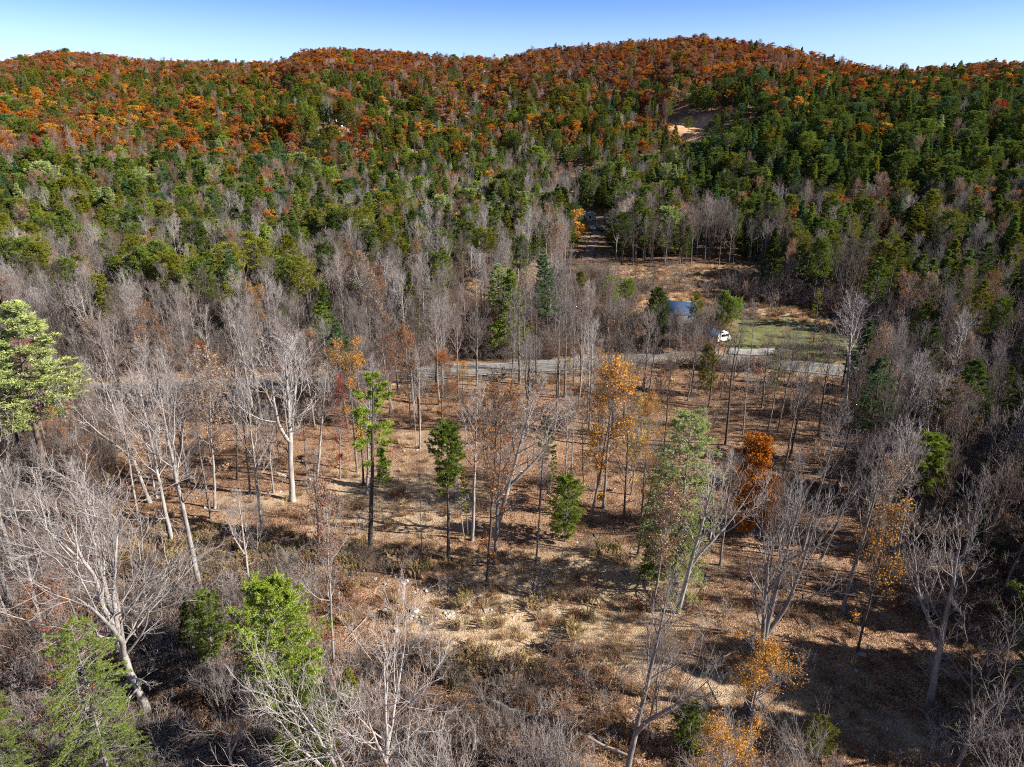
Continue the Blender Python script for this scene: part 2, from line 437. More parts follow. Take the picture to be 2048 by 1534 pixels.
def pine_tree(seed, H=24, cb=0.42, r0=0.2, lmax=3.6, whorl=0.75, shape='layer', nper=5, tuft=(0.3, 0.055), dens=1.0, dead=True, gaps=0.15, per=5):
    rng = np.random.default_rng(seed); T = Buf(); C = Buf()
    P, Rd = trunk_line(rng, H, 16, 0.008, 0, r0, 0.02, 0.85)
    tubes(T, P, Rd, 7, 0)
    zs = np.arange(cb * H, H * 0.985, whorl); br = []
    starts, dirs, lens = [], [], []
    for z in zs:
        tt = (z - cb * H) / (H - cb * H)
        if shape == 'layer': e = (1 - tt) ** 0.62 * (0.62 + 0.38 * min(1, tt * 5))
        elif shape == 'cone': e = (1 - tt) ** 0.85
        elif shape == 'egg': e = math.sin(math.pi * (0.12 + 0.85 * tt)) ** 0.7
        else: e = math.sqrt(max(0.03, 1 - (tt * 1.02 - 0.35) ** 2 / 0.45))
        sect = rng.random() * 6.28
        for j in range(nper):
            if rng.random() < gaps: continue
            a = sect + j * 6.28 / nper + rng.normal(0, 0.25)
            el = {'layer': 0.05 + 0.5 * tt, 'cone': 0.15 + 0.6 * tt, 'egg': 0.2 + 0.6 * tt, 'top': 0.35 + 0.5 * tt, 'hem': -0.05 + 0.5 * tt}.get(shape, 0.2)
            starts.append([0, 0, z + rng.normal(0, 0.12)]); dirs.append([math.cos(a) * math.cos(el), math.sin(a) * math.cos(el), math.sin(el)])
            lens.append(lmax * e * (0.62 + 0.55 * rng.random()))
    S = np.array(starts); D = np.array(dirs); L = np.array(lens); n = len(S)
    pp, _, rr = interp_poly(P, Rd, (S[:, 2] / H)[None]); S[:, :2] = pp[0, :, :2]
    K = 6; pts = [S]; cur = D
    bend = -0.09 if shape == 'hem' else 0.03
    for k in range(K - 1):
        cur = unit(cur + np.array([0, 0, bend]) + rng.normal(0, 0.07, (n, 3))); pts.append(pts[-1] + cur * (L / (K - 1))[:, None])
    P1 = np.stack(pts, 1); R1 = np.maximum(0.012, (0.012 + 0.014 * L)[:, None] * np.linspace(1, 0.3, K)[None])
    tubes(C, P1, R1, 3, 0)
    if dead and cb > 0.2:
        zd = rng.uniform(0.12 * H, cb * H, 26); a = rng.random(26) * 6.28
        pd, _, _ = interp_poly(P, Rd, (zd / H)[None]); sp = pd[0]
        dd = np.stack([np.cos(a), np.sin(a), 0.05 + 0 * a], -1); ll = rng.uniform(0.5, 1.8, 26)[:, None]
        PD = np.stack([sp, sp + dd * ll * 0.5, sp + dd * ll + np.array([0, 0, -0.08])], 1)
        tubes(C, PD, np.full((26, 3), 0.018), 3, 0)
    nc = 8
    P2, R2 = grow(rng, P1, R1, nc, 0.28 if shape != 'top' else 0.4, 1.0, 0.95, 0.5, lambda tt, g: L[:, None] * 0.42 * (1.15 - 0.75 * tt), 4, 0.05 if shape != 'hem' else -0.06, 0.12, 0.6, 0.008)
    P2[..., 2] = P2[:, :1, 2] + (P2[..., 2] - P2[:, :1, 2]) * (0.35 if shape in ('layer', 'hem', 'cone') else 0.8)
    tubes(C, P2, R2, 3, 0)
    m = int(7 * dens)
    t = rng.random((len(P2), m)) ** 0.8
    pos, d, _ = interp_poly(P2, R2, t); pos = pos.reshape(-1, 3); d = d.reshape(-1, 3)
    pos += rng.normal(0, 0.05 if shape != 'top' else 0.12, pos.shape)
    t1 = 0.55 + 0.45 * rng.random((len(P1), 7)); q, dq, _ = interp_poly(P1, R1, t1)
    pos = np.concatenate([pos, q.reshape(-1, 3)]); d = np.concatenate([d, dq.reshape(-1, 3)])
    blades_at(rng, C, pos, d, tuft[0], tuft[1], 2, per, 0.55, 0.25 if shape != 'hem' else -0.15)
    return T, C

def oak_crown(seed, H=17, cb=0.3, wide=0.5, nclump=46, per=70, lsize=0.42, r0=0.2):
    """leafy hill tree: limbs carrying leaf clumps with gaps between them"""
    rng = np.random.default_rng(seed); T = Buf(); C = Buf()
    P, Rd = trunk_line(rng, H * 0.9, 10, 0.02, 0, r0, 0.03); tubes(T, P, Rd, 5, 0)
    env = lambda tt, g: H * wide * 0.5 * (0.45 + 0.7 * np.sin(np.pi * (0.15 + 0.72 * tt)))
    P1, R1 = grow(rng, P, Rd, 13, cb, 0.98, 1.05, 0.4, env, 5, 0.18, 0.12, 0.5, 0.04); tubes(C, P1, R1, 3, 0)
    L1 = np.linalg.norm(P1[:, -1] - P1[:, 0], axis=1)
    P2, R2 = grow(rng, P1, R1, 5, 0.3, 1.0, 0.8, 0.4, lambda tt, g: L1[:, None] * 0.45 + 0 * tt, 4, 0.1, 0.15, 0.6, 0.02); tubes(C, P2, R2, 3, 0)
    ends = np.concatenate([P1[:, -1], P2[:, -1]]); k = rng.permutation(len(ends))[:nclump]
    cen = ends[k]; rad = rng.uniform(0.7, 1.5, len(cen)) * H / 17
    o = unit(rng.normal(0, 1, (len(cen), per, 3))) * (rng.random((len(cen), per, 1)) ** 0.45)
    pos = (cen[:, None] + o * rad[:, None, None] * np.array([1.15, 1.15, 0.75])).reshape(-1, 3)
    quads_at(rng, C, pos, lsize, 2, 0.8)
    return T, C

# prototype library: every mesh is scaled to a height of one metre
LIB = {}; PROTO_COL = None
def norm(bufs, H):
    for b in bufs: b.v = [v / H for v in b.v]
def register(key, builder, H, leafmat):
    T, C = builder
    zt = max(v[:, 2].max() for v in C.v)
    norm((T, C), zt)
    mats = [M['bark'], M['twig'], leafmat]
    tm = T.mesh(key + "_trunk", mats, True); cm = C.mesh(key + "_crown", mats)
    for m_ in (tm, cm): pass
    LIB[key] = (tm, cm, T, C, mats)

import time as _t; _t0 = _t.time()
for i in range(7): register(f"slender{i}", bare_tree(100 + i, 22, [0.48, 0.55, 0.42, 0.6, 0.5, 0.38, 0.52][i], 15 + i % 3, [0.2, 0.17, 0.23, 0.16, 0.2, 0.25, 0.19][i], r0=0.23, n2=6, n3=5, n4=3), 22, M['leaf'])
for i in range(3): register(f"forked{i}", bare_tree(120 + i, 21, 0.42, 11, 0.24, forks=1 + i % 2, r0=0.29, n2=5, n3=5, n4=2, thick=1.35), 21, M['leaf'])
for i in range(3): register(f"spreading{i}", bare_tree(130 + i, 18, 0.25, 9, 0.40, forks=2, r0=0.21, n2=6, n3=5, n4=2, wob=0.03, up=0.08, thick=1.15), 18, M['leaf'])
for i in range(5): register(f"dense{i}", bare_tree(110 + i, 20, [0.35, 0.42, 0.3, 0.4, 0.45][i], 17, [0.24, 0.2, 0.27, 0.18, 0.22][i], r0=0.15), 20, M['leaf'])
for i in range(3): register(f"sparse{i}", bare_tree(140 + i, 20, 0.4, 17, 0.23, leaves=[2600, 4200, 1800][i], lsize=0.23, r0=0.16, n4=3), 20, M['leaf'])
for i in range(3): register(f"clumped{i}", bare_tree(145 + i, 20, 0.4, 17, 0.26, leaves=7000, lsize=0.16, r0=0.18, n4=3, clumps=(42, 1.25)), 20, M['leaf'])
register("beech0", bare_tree(150, 12, 0.06, 30, 0.27, leaves=16000, lsize=0.2, r0=0.13, n2=7, n3=5, n4=2, up=0.12), 12, M['leaf'])
for i in range(5): register(f"oak{i}", oak_crown(160 + i, 17, [0.3, 0.25, 0.36, 0.3, 0.2][i], [0.62, 0.55, 0.7, 0.5, 0.66][i], 36, 90, 0.5), 17, M['leaf'])
for i in range(3): register(f"whitepine{i}", pine_tree(170 + i, 24, [0.4, 0.3, 0.5][i], 0.22, [4.2, 3.6, 3.8][i], 0.8, 'layer', 5, (0.32, 0.05), per=6), 24, M['needle'])
for i in range(3): register(f"conepine{i}", pine_tree(180 + i, 15, [0.1, 0.18, 0.05][i], 0.15, [2.9, 2.5, 3.2][i], 0.55, 'cone', 5, (0.28, 0.06)), 15, M['needle'])
for i in range(2): register(f"polepine{i}", pine_tree(195 + i, 17, 0.56, 0.2, 2.3, 0.42, 'egg', 6, (0.22, 0.03), 1.3, gaps=0.25, per=8), 17, M['needle'])
for i in range(2): register(f"bushpine{i}", pine_tree(190 + i, 10, 0.12, 0.12, 3.0, 0.42, 'egg', 6, (0.2, 0.028), 1.5, gaps=0.28, per=8), 10, M['needle'])
for i in range(3): register(f"toppine{i}", pine_tree(200 + i, 20, [0.6, 0.5, 0.66][i], 0.17, [3.6, 3.2, 3.4][i], 0.6, 'top', 6, (0.26, 0.06), 1.1, gaps=0.2), 20, M['needle'])
for i in range(2): register(f"tuftpine{i}", pine_tree(210 + i, 20, [0.55, 0.35][i], 0.21, [2.6, 2.4][i], 1.0, 'layer', 4, (0.26, 0.035), 1.3, gaps=0.35, per=8), 20, M['needle'])
for i in range(2): register(f"hemlock{i}", pine_tree(220 + i, 18, 0.08, 0.16, 3.4, 0.5, 'hem', 6, (0.14, 0.022), 1.5, dead=False, gaps=0.25, per=7), 18, M['needle'])
print("library", round(_t.time() - _t0, 1), "s")

# ------------------------------------------------------------------ ground
def setp(o, label=None, cat=None, group=None, kind=None):
    if label: o['label'] = label
    if cat: o['category'] = cat
    if group: o['group'] = group
    if kind: o['kind'] = kind
    return o
def link(name, me, parent=None):
    o = bpy.data.objects.new(name, me); COL.objects.link(o)
    if parent: o.parent = parent
    return o

def build_ground():
    u = np.linspace(-1, 1, 421); xs = 3000 * np.sinh(4.6 * u) / math.sinh(4.6)
    v = np.linspace(0, 1, 471); ys = -160 + 3600 * (np.expm1(3.3 * v) / np.expm1(3.3))
    X, Y = np.meshgrid(xs, ys); Z = height(X, Y)
    far = np.hypot(X, Y)
    px, py, _ = project(X, Y, Z)
    V = np.stack([X, Y, Z], -1).reshape(-1, 3); nx = len(xs); ny = len(ys)
    i = np.arange((ny - 1) * (nx - 1)); a = i // (nx - 1) * nx + i % (nx - 1)
    F = np.stack([a, a + 1, a + nx + 1, a + nx], -1)
    b = Buf(); b.add(V, F, 0); me = b.mesh("ground", [M['ground']], True)
    jx = px + 10 * ridge_noise(X, Y, 9, 1.0); jy = py + 4 * ridge_noise(X, Y, 8, 3.0)
    def soft(poly): return in_poly(jx, jy, poly).astype(float)
    tan = np.zeros_like(px)
    for (cx_, cy_, sx, sy, w) in [(780, 1005, 170, 62, .7), (560, 1000, 150, 30, .25), (1150, 1200, 260, 80, .7), (980, 1250, 160, 70, .6), (880, 880, 80, 30, .35), (1500, 1370, 260, 90, .28), (1250, 1330, 160, 60, .3), (1750, 1480, 250, 50, .3), (1500, 780, 260, 40, .1), (1230, 860, 200, 40, .2)]:
        tan = np.maximum(tan, w * np.exp(-((px - cx_) / sx) ** 2 - ((py - cy_) / sy) ** 2))
    tan = np.maximum(tan, 0.5 * (soft(MEADOW) + soft(MEADOW2) + soft(MEADOW3) + soft(LAWN_DRY) + soft(FIELD_R)).clip(0, 1))
    tan = np.maximum(tan, 0.35 * np.exp(-(dist_poly(X, Y, ROAD) / 7.0) ** 2))
    grn = soft(LAWN) * 0.9
    grn = np.maximum(grn, 0.5 * soft(GAP) * (np.sin(Y * 0.35) > 0.2))
    cly = np.maximum(soft(CLEAR_RED), soft([(1115, 362), (1120, 350), (1160, 346), (1188, 352), (1186, 366), (1150, 372)]))
    cly = np.maximum(cly, 0.5 * soft([(698, 264), (718, 268), (712, 273), (694, 272)])); cly = np.maximum(cly, 0.6 * soft(CLEAR_L))
    cly = np.maximum(cly, 0.8 * (dist_poly(X, Y, DRIVE_RED) < 3.5))
    m3 = soft(MEADOW3); cly = np.maximum(cly, 0.45 * m3); cly = np.maximum(cly, 0.35 * soft(MEADOW2))
    colr = np.stack([tan, grn, cly, np.ones_like(tan)], -1).reshape(-1, 4).astype(np.float32)
    ca = me.attributes.new("cover", 'FLOAT_COLOR', 'POINT'); ca.data.foreach_set("color", colr.ravel())
    o = link("ground", me); setp(o, "brown leaf litter, dry grass and bare earth over the valley and hills", kind="structure")
DRIVE_RED = np.array([px_ground(*p)[:2] for p in [(1425, 250), (1390, 244), (1345, 250), (1300, 262)]])
build_ground()

def ribbon(name, pts, width, material, lift, label, res=2.0):
    P = np.array(pts, float); seg = np.linalg.norm(np.diff(P, axis=0), axis=1); s = np.concatenate([[0], np.cumsum(seg)])
    t = np.arange(0, s[-1], res)
    # smooth centre line
    x = np.interp(t, s, P[:, 0]); y = np.interp(t, s, P[:, 1])
    k = np.ones(7) / 7
    for _ in range(3):
        x = np.convolve(np.pad(x, 3, 'edge'), k, 'valid'); y = np.convolve(np.pad(y, 3, 'edge'), k, 'valid')
    d = unit(np.stack([np.gradient(x), np.gradient(y)], -1)); nrm = np.stack([-d[:, 1], d[:, 0]], -1)
    lanes = []
    for (o0, o1) in (width if isinstance(width, list) else [(-width / 2, width / 2)]):
        us = np.linspace(o0, o1, 4)
        G = np.stack([x, y], -1)[:, None] + nrm[:, None] * us[None, :, None]
        Z = height(G[..., 0], G[..., 1]) + lift
        V = np.concatenate([G, Z[..., None]], -1).reshape(-1, 3); n = len(t)
        i = np.arange((n - 1) * 3); a = i // 3 * 4 + i % 3
        F = np.stack([a, a + 4, a + 5, a + 1], -1); lanes.append((V, F))
    b = Buf()
    for V, F in lanes: b.add(V, F, 0)
    o = link(name, b.mesh(name, [material])); setp(o, label, kind="structure"); return o, (x, y)

def asphalt():
    m, n, l, b = mat("old_asphalt", 0.85); tc = n.new("ShaderNodeTexCoord")
    t = noise(n, l, tc.outputs["Object"], 0.8, 8, 0.7)
    r = ramp(n, [(0.3, (0.20, 0.19, 0.185)), (0.7, (0.31, 0.30, 0.29))]); l.new(t.outputs[0], r.inputs[0]); l.new(r.outputs[0], b.inputs["Base Color"]); return m
ribbon("road", ROAD, 7.0, asphalt(), 0.14, "grey two lane asphalt road curving across the valley floor")
ribbon("road_centre_line", ROAD, [(-0.2, -0.06), (0.06, 0.2)], plain("yellow_line", (0.55, 0.38, 0.12)), 0.15, "double yellow centre line of the valley road")
ribbon("road_edge_line", ROAD, [(-3.1, -2.95), (2.95, 3.1)], plain("white_line", (0.6, 0.6, 0.58)), 0.15, "thin white edge lines of the valley road")
grav = plain("pale_gravel", (0.42, 0.40, 0.39), var=0.3, scale=1.5)
DRV = np.array([px_ground(*p)[:2] for p in [(1440, 700), (1470, 704), (1500, 709), (1530, 706), (1560, 700), (1575, 694)]])
ribbon("gravel_drive", DRV, 4.2, grav, 0.18, "pale grey gravel drive dipping to the road beside the lawn", 1.0)
DRV2 = np.array([px_ground(*p)[:2] for p in [(1172, 525), (1180, 500), (1190, 475), (1196, 455), (1200, 440), (1200, 428)]])
ribbon("dirt_track", DRV2, 3.6, plain("packed_dirt", (0.34, 0.24, 0.18), var=0.3, scale=0.6), 0.18, "dirt track running up the tree lined gap to the parked vehicles", 1.5)

# ------------------------------------------------------------------ forest data
BARKS = {'pale': (0.93, 0.90, 0.87), 'grey': (0.55, 0.525, 0.505), 'dark': (0.26, 0.23, 0.21), 'brown': (0.42, 0.34, 0.29), 'pinkish': (0.64, 0.575, 0.55)}
TINTS = {'orange': (0.46, 0.155, 0.02), 'amber': (0.62, 0.30, 0.05), 'rust': (0.30, 0.105, 0.035), 'red': (0.36, 0.055, 0.028), 'tan': (0.46, 0.28, 0.16), 'brown': (0.24, 0.13, 0.075), 'yellow': (0.62, 0.46, 0.08), 'copper': (0.40, 0.17, 0.06),
         'bright green': (0.31, 0.40, 0.06), 'mid green': (0.19, 0.25, 0.045), 'dark green': (0.11, 0.155, 0.032), 'olive green': (0.27, 0.27, 0.035), 'pale green': (0.42, 0.48, 0.17), 'blue green': (0.14, 0.23, 0.085)}
GROUND_TREES = []      # dicts: x,y,z,h,w,key,tint,bark,kind,label,top(optional)

def hero(key, bx, by, tx, ty, w=1.0, tint=None, bark='grey', label=None, kind=None):
    b = px_ground(bx, by); t = px_top(b, tx, ty); v = t - b
    fam = ''.join(c for c in key if not c.isdigit())
    if kind is None: kind = 'pine_tree' if fam in ('whitepine', 'conepine', 'bushpine', 'polepine', 'toppine', 'tuftpine', 'hemlock') else ('autumn_tree' if fam in ('sparse', 'clumped', 'beech', 'oak') else 'bare_tree')
    GROUND_TREES.append(dict(p=b, h=float(np.linalg.norm(v)), w=w, key=key, tint=tint, bark=bark, kind=kind, label=label, dir=v / np.linalg.norm(v), hero=True, rot=random.random() * 6.28))

#HEROES
exec_heroes = [
 ("spreading0", 295, 1425, 95, 930, 1.25, None, 'pale', "huge white barked bare tree sweeping its limbs over the brush, nearest the lower left corner"),
 ("slender5", 262, 1395, 190, 960, 1.0, None, 'pale', "straight white trunk standing close behind the huge sweeping white tree"),
 ("slender0", 405, 1195, 300, 690, 1.05, None, 'pale', "tall white bare tree rising from behind the small round pine in the brush"),
 ("slender2", 345, 1095, 262, 700, 1.0, None, 'pale', "white bare tree with a dark twin trunk at the stony edge of the brush"),
 ("slender1", 338, 1092, 300, 800, 0.8, None, 'dark', "dark trunk touching the pale tree at the stony edge of the brush"),
 ("whitepine0", 100, 990, 25, 600, 1.8, 'pale green', 'brown', "giant pale green pine with layered boughs and a crooked double trunk"),
 ("whitepine2", 62, 975, -30, 640, 1.1, 'pale green', 'dark', "dark trunked pine leaning behind the giant pale green pine"),
 ("slender3", 275, 1030, 235, 790, 0.9, None, 'pale', "short white pole of a tree by the dark thicket at the clearing's west edge"),
 ("slender4", 313, 998, 262, 740, 1.0, None, 'pale', "white leaning tree behind the short white pole at the clearing's west edge"),
 ("forked0", 300, 1005, 180, 700, 0.9, None, 'pale', "white forked tree whose bushy twig head stands beside the giant pale pine"),
 ("slender6", 358, 992, 330, 740, 0.9, None, 'pale', "slim white tree between the forked white tree and the tan leaved oak"),
 ("sparse0", 429, 1017, 415, 680, 1.1, 'tan', 'pale', "tall white oak with thin tan leaves over the clearing's west side"),
 ("slender1", 421, 1037, 385, 800, 0.9, None, 'grey', "slim grey tree in front of the tall tan leaved oak"),
 ("slender5", 525, 1060, 485, 715, 1.0, None, 'pale', "tall pale tree leaning over the dark hollow of the stony bank"),
 ("slender0", 474, 959, 470, 742, 1.0, None, 'dark', "dark based tree with a curved foot behind the leaning pale tree"),
 ("slender3", 500, 985, 478, 760, 0.9, None, 'grey', "grey pole between the curved dark tree and the leaning pale tree"),
 ("slender2", 548, 986, 525, 790, 0.9, None, 'pale', "slim pale tree with its foot in open leaf litter west of the wide forked tree"),
 ("forked1", 585, 1002, 566, 648, 1.25, None, 'pale', "tall wide forked white tree with upswept limbs in the clearing"),
 ("slender6", 560, 935, 545, 790, 0.8, None, 'grey', "thin grey tree far behind the wide forked white tree"),
 ("slender4", 633, 967, 655, 715, 1.1, None, 'pale', "white tree with ascending limbs just west of the red maple"),
 ("slender1", 614, 952, 600, 790, 0.8, None, 'grey', "thin grey pole between the wide forked tree and the white tree by the red maple"),
 ("clumped0", 680, 957, 682, 735, 0.75, 'red', 'grey', "slender maple with a crimson and rust crown beside the shaggy green pine"),
 ("clumped1", 714, 944, 697, 668, 1.1, 'amber', 'grey', "tall amber and orange oak towering behind the crimson maple"),
 ("slender2", 734, 989, 745, 700, 1.0, None, 'pale', "white trunked bare tree just behind the shaggy green pine"),
 ("slender3", 727, 968, 716, 730, 0.9, None, 'dark', "dark pole left of the white trunk behind the shaggy green pine"),
 ("tuftpine0", 741, 1116, 745, 742, 1.15, 'bright green', 'dark', "shaggy bright green pine on a long bare dark pole in mid clearing"),
 ("conepine1", 765, 975, 765, 900, 1.2, 'bright green', 'grey', "little bright pine at the foot of the shaggy pole pine"),
 ("sparse1", 821, 858, 808, 640, 0.9, 'copper', 'grey', "tall copper leaved oak with a dark foot behind the open clearing"),
 ("slender6", 840, 897, 838, 690, 0.9, None, 'pale', "pale straight bare tree between the two orange oaks"),
 ("slender0", 832, 890, 826, 760, 0.6, None, 'pale', "thin pale stem touching the straight bare tree between the orange oaks"),
 ("clumped2", 885, 860, 882, 690, 1.3, 'orange', 'grey', "broad orange oak standing between the road and the clearing"),
 ("clumped0", 925, 845, 925, 715, 0.9, 'amber', 'grey', "amber oak pressed against the broad orange oak"),
 ("slender4", 945, 1080, 955, 745, 0.95, None, 'pale', "straight pale tree with a fan of white twigs beside the dark bushy pole pine"),
 ("slender1", 928, 1072, 905, 900, 0.7, None, 'pale', "thin pale stem leaning between the bushy pole pine and the fan topped tree"),
 ("tuftpine1", 936, 1070, 925, 930, 0.8, 'olive green', 'grey', "thin straggly young pine hiding behind the bushy pole pine"),
 ("polepine0", 897, 1118, 893, 838, 1.0, 'mid green', 'dark', "bushy dense green pine on a tall dark pole in the clearing"),
 ("slender5", 845, 1128, 838, 905, 0.45, None, 'dark', "small crooked dark tree standing alone in the dry grass"),
 ("sparse2", 972, 1178, 1000, 745, 0.9, 'copper', 'dark', "dark trunk closest to the camera of the leaning trio in the clearing"),
 ("slender2", 990, 1128, 1008, 770, 1.0, None, 'grey', "grey trunk directly behind the dark front trunk of the leaning trio"),
 ("forked2", 990, 1070, 1085, 735, 1.2, None, 'pale', "white tree leaning toward the road with a broad silvery twig head"),
 ("sparse0", 1000, 1040, 1040, 790, 0.8, 'tan', 'pale', "tan leaved tree tucked under the broad silvery twig head"),
 ("slender3", 1071, 1133, 1090, 870, 0.7, None, 'grey', "slim grey pole in front of the light green pole pine"),
 ("tuftpine0", 1078, 1020, 1092, 828, 0.95, 'bright green', 'dark', "light yellow green pine on a thin pole right of the leaning trio"),
 ("tuftpine1", 1098, 990, 1110, 900, 1.0, 'olive green', 'grey', "small yellowish pine behind the light green pole pine"),
 ("bushpine1", 1130, 1083, 1137, 948, 0.95, 'bright green', 'grey', "round bushy dark green pine standing alone on the leafy slope"),
 ("slender6", 1132, 985, 1135, 770, 0.9, None, 'pale', "white multi stemmed looking tree rising behind the round bushy pine"),
 ("slender0", 1143, 960, 1150, 780, 0.8, None, 'pale', "pale tree beside the white stems behind the round bushy pine"),
 ("slender4", 1167, 967, 1163, 790, 0.8, None, 'dark', "dark pole right behind the round bushy pine"),
 ("sparse1", 1180, 1042, 1245, 705, 1.15, 'amber', 'grey', "curving tree with a broad amber leaved head over the road bend"),
 ("clumped1", 1207, 1016, 1225, 700, 1.1, 'amber', 'grey', "straight trunk under the broad amber head near the road bend"),
 ("slender1", 1196, 975, 1205, 760, 0.9, None, 'brown', "brown pole between the curving amber tree and the round bushy pine"),
 ("slender5", 1246, 1048, 1260, 770, 0.9, None, 'dark', "dark trunk left of the yellow leaved tree"),
 ("clumped2", 1283, 1035, 1302, 775, 0.85, 'amber', 'grey', "tall narrow yellow and orange leaved tree next to the pale shaggy pine"),
 ("sparse1", 1262, 990, 1285, 780, 0.9, 'yellow', 'grey', "yellow leaved tree behind the narrow yellow and orange one"),
 ("slender2", 1275, 1110, 1325, 860, 0.8, None, 'dark', "leaning dark trunk at the shady edge before the pale shaggy pine"),
 ("hemlock0", 1345, 1190, 1385, 812, 0.9, 'pale green', 'grey', "big pale shaggy evergreen streaked with grey lichen twigs"),
 ("hemlock1", 1312, 1160, 1335, 930, 0.9, 'olive green', 'dark', "feathery green evergreen left of the big pale shaggy one"),
 ("conepine1", 1300, 1162, 1302, 1075, 1.2, 'bright green', 'dark', "small flat topped young pine at the foot of the pale shaggy evergreen"),
 ("forked0", 1355, 1225, 1450, 885, 0.95, None, 'pale', "white Y shaped tree crossing in front of the pale shaggy evergreen"),
 ("slender3", 1440, 1130, 1470, 880, 0.9, None, 'grey', "slim grey tree between the pale evergreen and the flaming beech"),
 ("beech0", 1505, 1072, 1520, 858, 1.15, 'orange', 'grey', "flame orange beech leafy to the ground, brightest tree in the picture"),
 ("forked1", 1490, 1428, 1620, 935, 0.95, None, 'grey', "large tree with a dark lower trunk forking into two white limbs on the lower right"),
 ("slender6", 1535, 1215, 1560, 930, 0.8, None, 'brown', "brown leafless tree behind the fork of the large two limbed tree"),
 ("slender0", 1683, 1232, 1795, 840, 1.0, None, 'grey', "tree leaning right with a thin bright edge on its dark trunk"),
 ("sparse0", 1690, 1190, 1800, 900, 0.8, 'tan', 'grey', "second leaning tree just behind the bright edged dark one"),
 ("sparse2", 1712, 1306, 1795, 985, 0.95, 'amber', 'dark', "curved dark trunk topped with peach coloured leaves on the right slope"),
 ("slender5", 1766, 1212, 1800, 1040, 0.9, None, 'grey', "small grey tree in the shade behind the peach leaved one"),
 ("forked2", 1856, 1418, 1935, 1000, 1.15, None, 'grey', "lone dark trunk with silver twigs standing over long shadows at right"),
 ("spreading1", 1905, 1545, 2090, 1230, 1.1, None, 'grey', "big twisted tree leaning out of the lower right corner"),
 ("spreading2", 1985, 1700, 2080, 1380, 0.9, None, 'grey', "silvery branches of the tree under the twisted corner tree"),
 ("polepine1", 1835, 1100, 1868, 862, 1.5, 'bright green', 'dark', "bright tufted green pine in the dark woods at right"),
 ("tuftpine1", 1790, 1080, 1795, 900, 0.9, 'olive green', 'grey', "olive pine left of the bright tufted pine in the dark woods"),
 ("conepine0", 1960, 1120, 2000, 960, 1.0, 'blue green', 'dark', "blue green pine deep in shade near the right edge"),
 ("slender2", 1611, 1168, 1630, 1010, 0.8, None, 'grey', "short slim tree on the striped shady slope right of the large fork"),
 ("slender4", 1602, 1110, 1690, 800, 1.0, None, 'pinkish', "tall pinkish grey tree with a full twig head right of the flaming beech"),
 ("slender1", 1640, 1120, 1760, 860, 0.9, None, 'grey', "grey tree leaning right behind the pinkish full headed one"),
 ("bushpine1", 430, 1335, 405, 1178, 0.75, 'mid green', 'grey', "small round pine left of the bright green one in the brush"),
 ("conepine2", 372, 1300, 368, 1190, 0.7, 'dark green', 'grey', "narrow dark cedar touching the small round pine in the brush"),
 ("bushpine0", 592, 1425, 528, 1152, 0.95, 'bright green', 'pale', "bright green broad pine glowing in the brush at lower left"),
 ("bushpine1", 640, 1560, 580, 1350, 0.95, 'mid green', 'grey', "lower pine half hidden by white branches under the bright green one"),
 ("conepine2", 700, 1420, 695, 1330, 1.3, 'olive green', 'grey', "little yellow green pine right of the bright green broad pine"),
 ("hemlock1", 232, 1600, 140, 1245, 0.95, 'mid green', 'grey', "soft feathery hemlock filling the lower left brush"),
 ("hemlock0", 35, 1680, -25, 1385, 0.8, 'mid green', 'grey', "feathery hemlock cut by the left edge of the picture"),
 ("bushpine0", 1388, 1505, 1380, 1408, 1.3, 'mid green', 'grey', "dome shaped green pine sapling by the orange leaves at bottom"),
 ("bushpine1", 1640, 1520, 1645, 1432, 1.1, 'olive green', 'grey', "sparse olive sapling behind bare twigs at bottom right"),
 ("clumped2", 1470, 1760, 1440, 1425, 1.2, 'amber', 'pale', "golden leaved crown poking up from the bottom edge"),
 ("spreading1", 775, 1625, 770, 1160, 0.95, None, 'pale', "white bare tree with two upswept forks rising from the bottom centre"),
 ("sparse2", 668, 1338, 650, 950, 0.9, 'rust', 'pale', "thin pale tree dotted with rust leaves right of the bright green pine"),
 ("spreading2", 735, 1640, 530, 1290, 0.95, None, 'pale', "white limbed tree leaning left across the brush at the bottom"),
 ("spreading0", 470, 1570, 440, 1320, 0.8, None, 'grey', "small grey tangle headed tree between the hemlock and the bright pine"),
 ("forked0", 1243, 1590, 1350, 1120, 0.9, None, 'grey', "grey tree rising at bottom centre and crossing in front of the Y shaped one"),
 ("slender5", 1290, 1500, 1335, 1215, 0.8, None, 'grey', "bent slim grey tree beside the one crossing the Y shaped tree"),
 ("spreading1", 920, 1760, 850, 1440, 0.8, None, 'pale', "tangle of white twigs at the bottom edge left of the fallen log"),
 ("spreading2", 1110, 1800, 1080, 1430, 0.7, None, 'pinkish', "pinkish twig head at the bottom edge below the fallen log"),
 ("spreading0", 1640, 1800, 1600, 1440, 0.9, None, 'grey', "low twisting branches at the bottom edge right of the golden leaves"),
 ("slender3", 95, 1180, 20, 960, 1.2, None, 'grey', "grey tree in the dark brush behind the giant sweeping limbs"),
 ("slender1", 175, 1290, 90, 1080, 0.9, None, 'grey', "thin grey tree crossing behind the sweeping white limbs"),
 ("slender6", 205, 1120, 130, 830, 1.0, None, 'pale', "pale bare tree at the foot of the giant pale pine"),
 ("clumped1", 180, 1080, 120, 800, 0.8, 'copper', 'grey', "copper leaved tree under the lower boughs of the giant pale pine"),
 ("clumped0", 240, 1060, 160, 870, 0.8, 'amber', 'grey', "amber leaved tree between the giant pale pine and the clearing"),
 ("slender4", 640, 1110, 625, 890, 1.0, None, 'grey', "bare grey tree on the bank above the thin rust leaved one"),
 ("forked2", 500, 1180, 470, 950, 0.8, None, 'pale', "white small Y shaped tree standing in the dark hollow of the bank"),
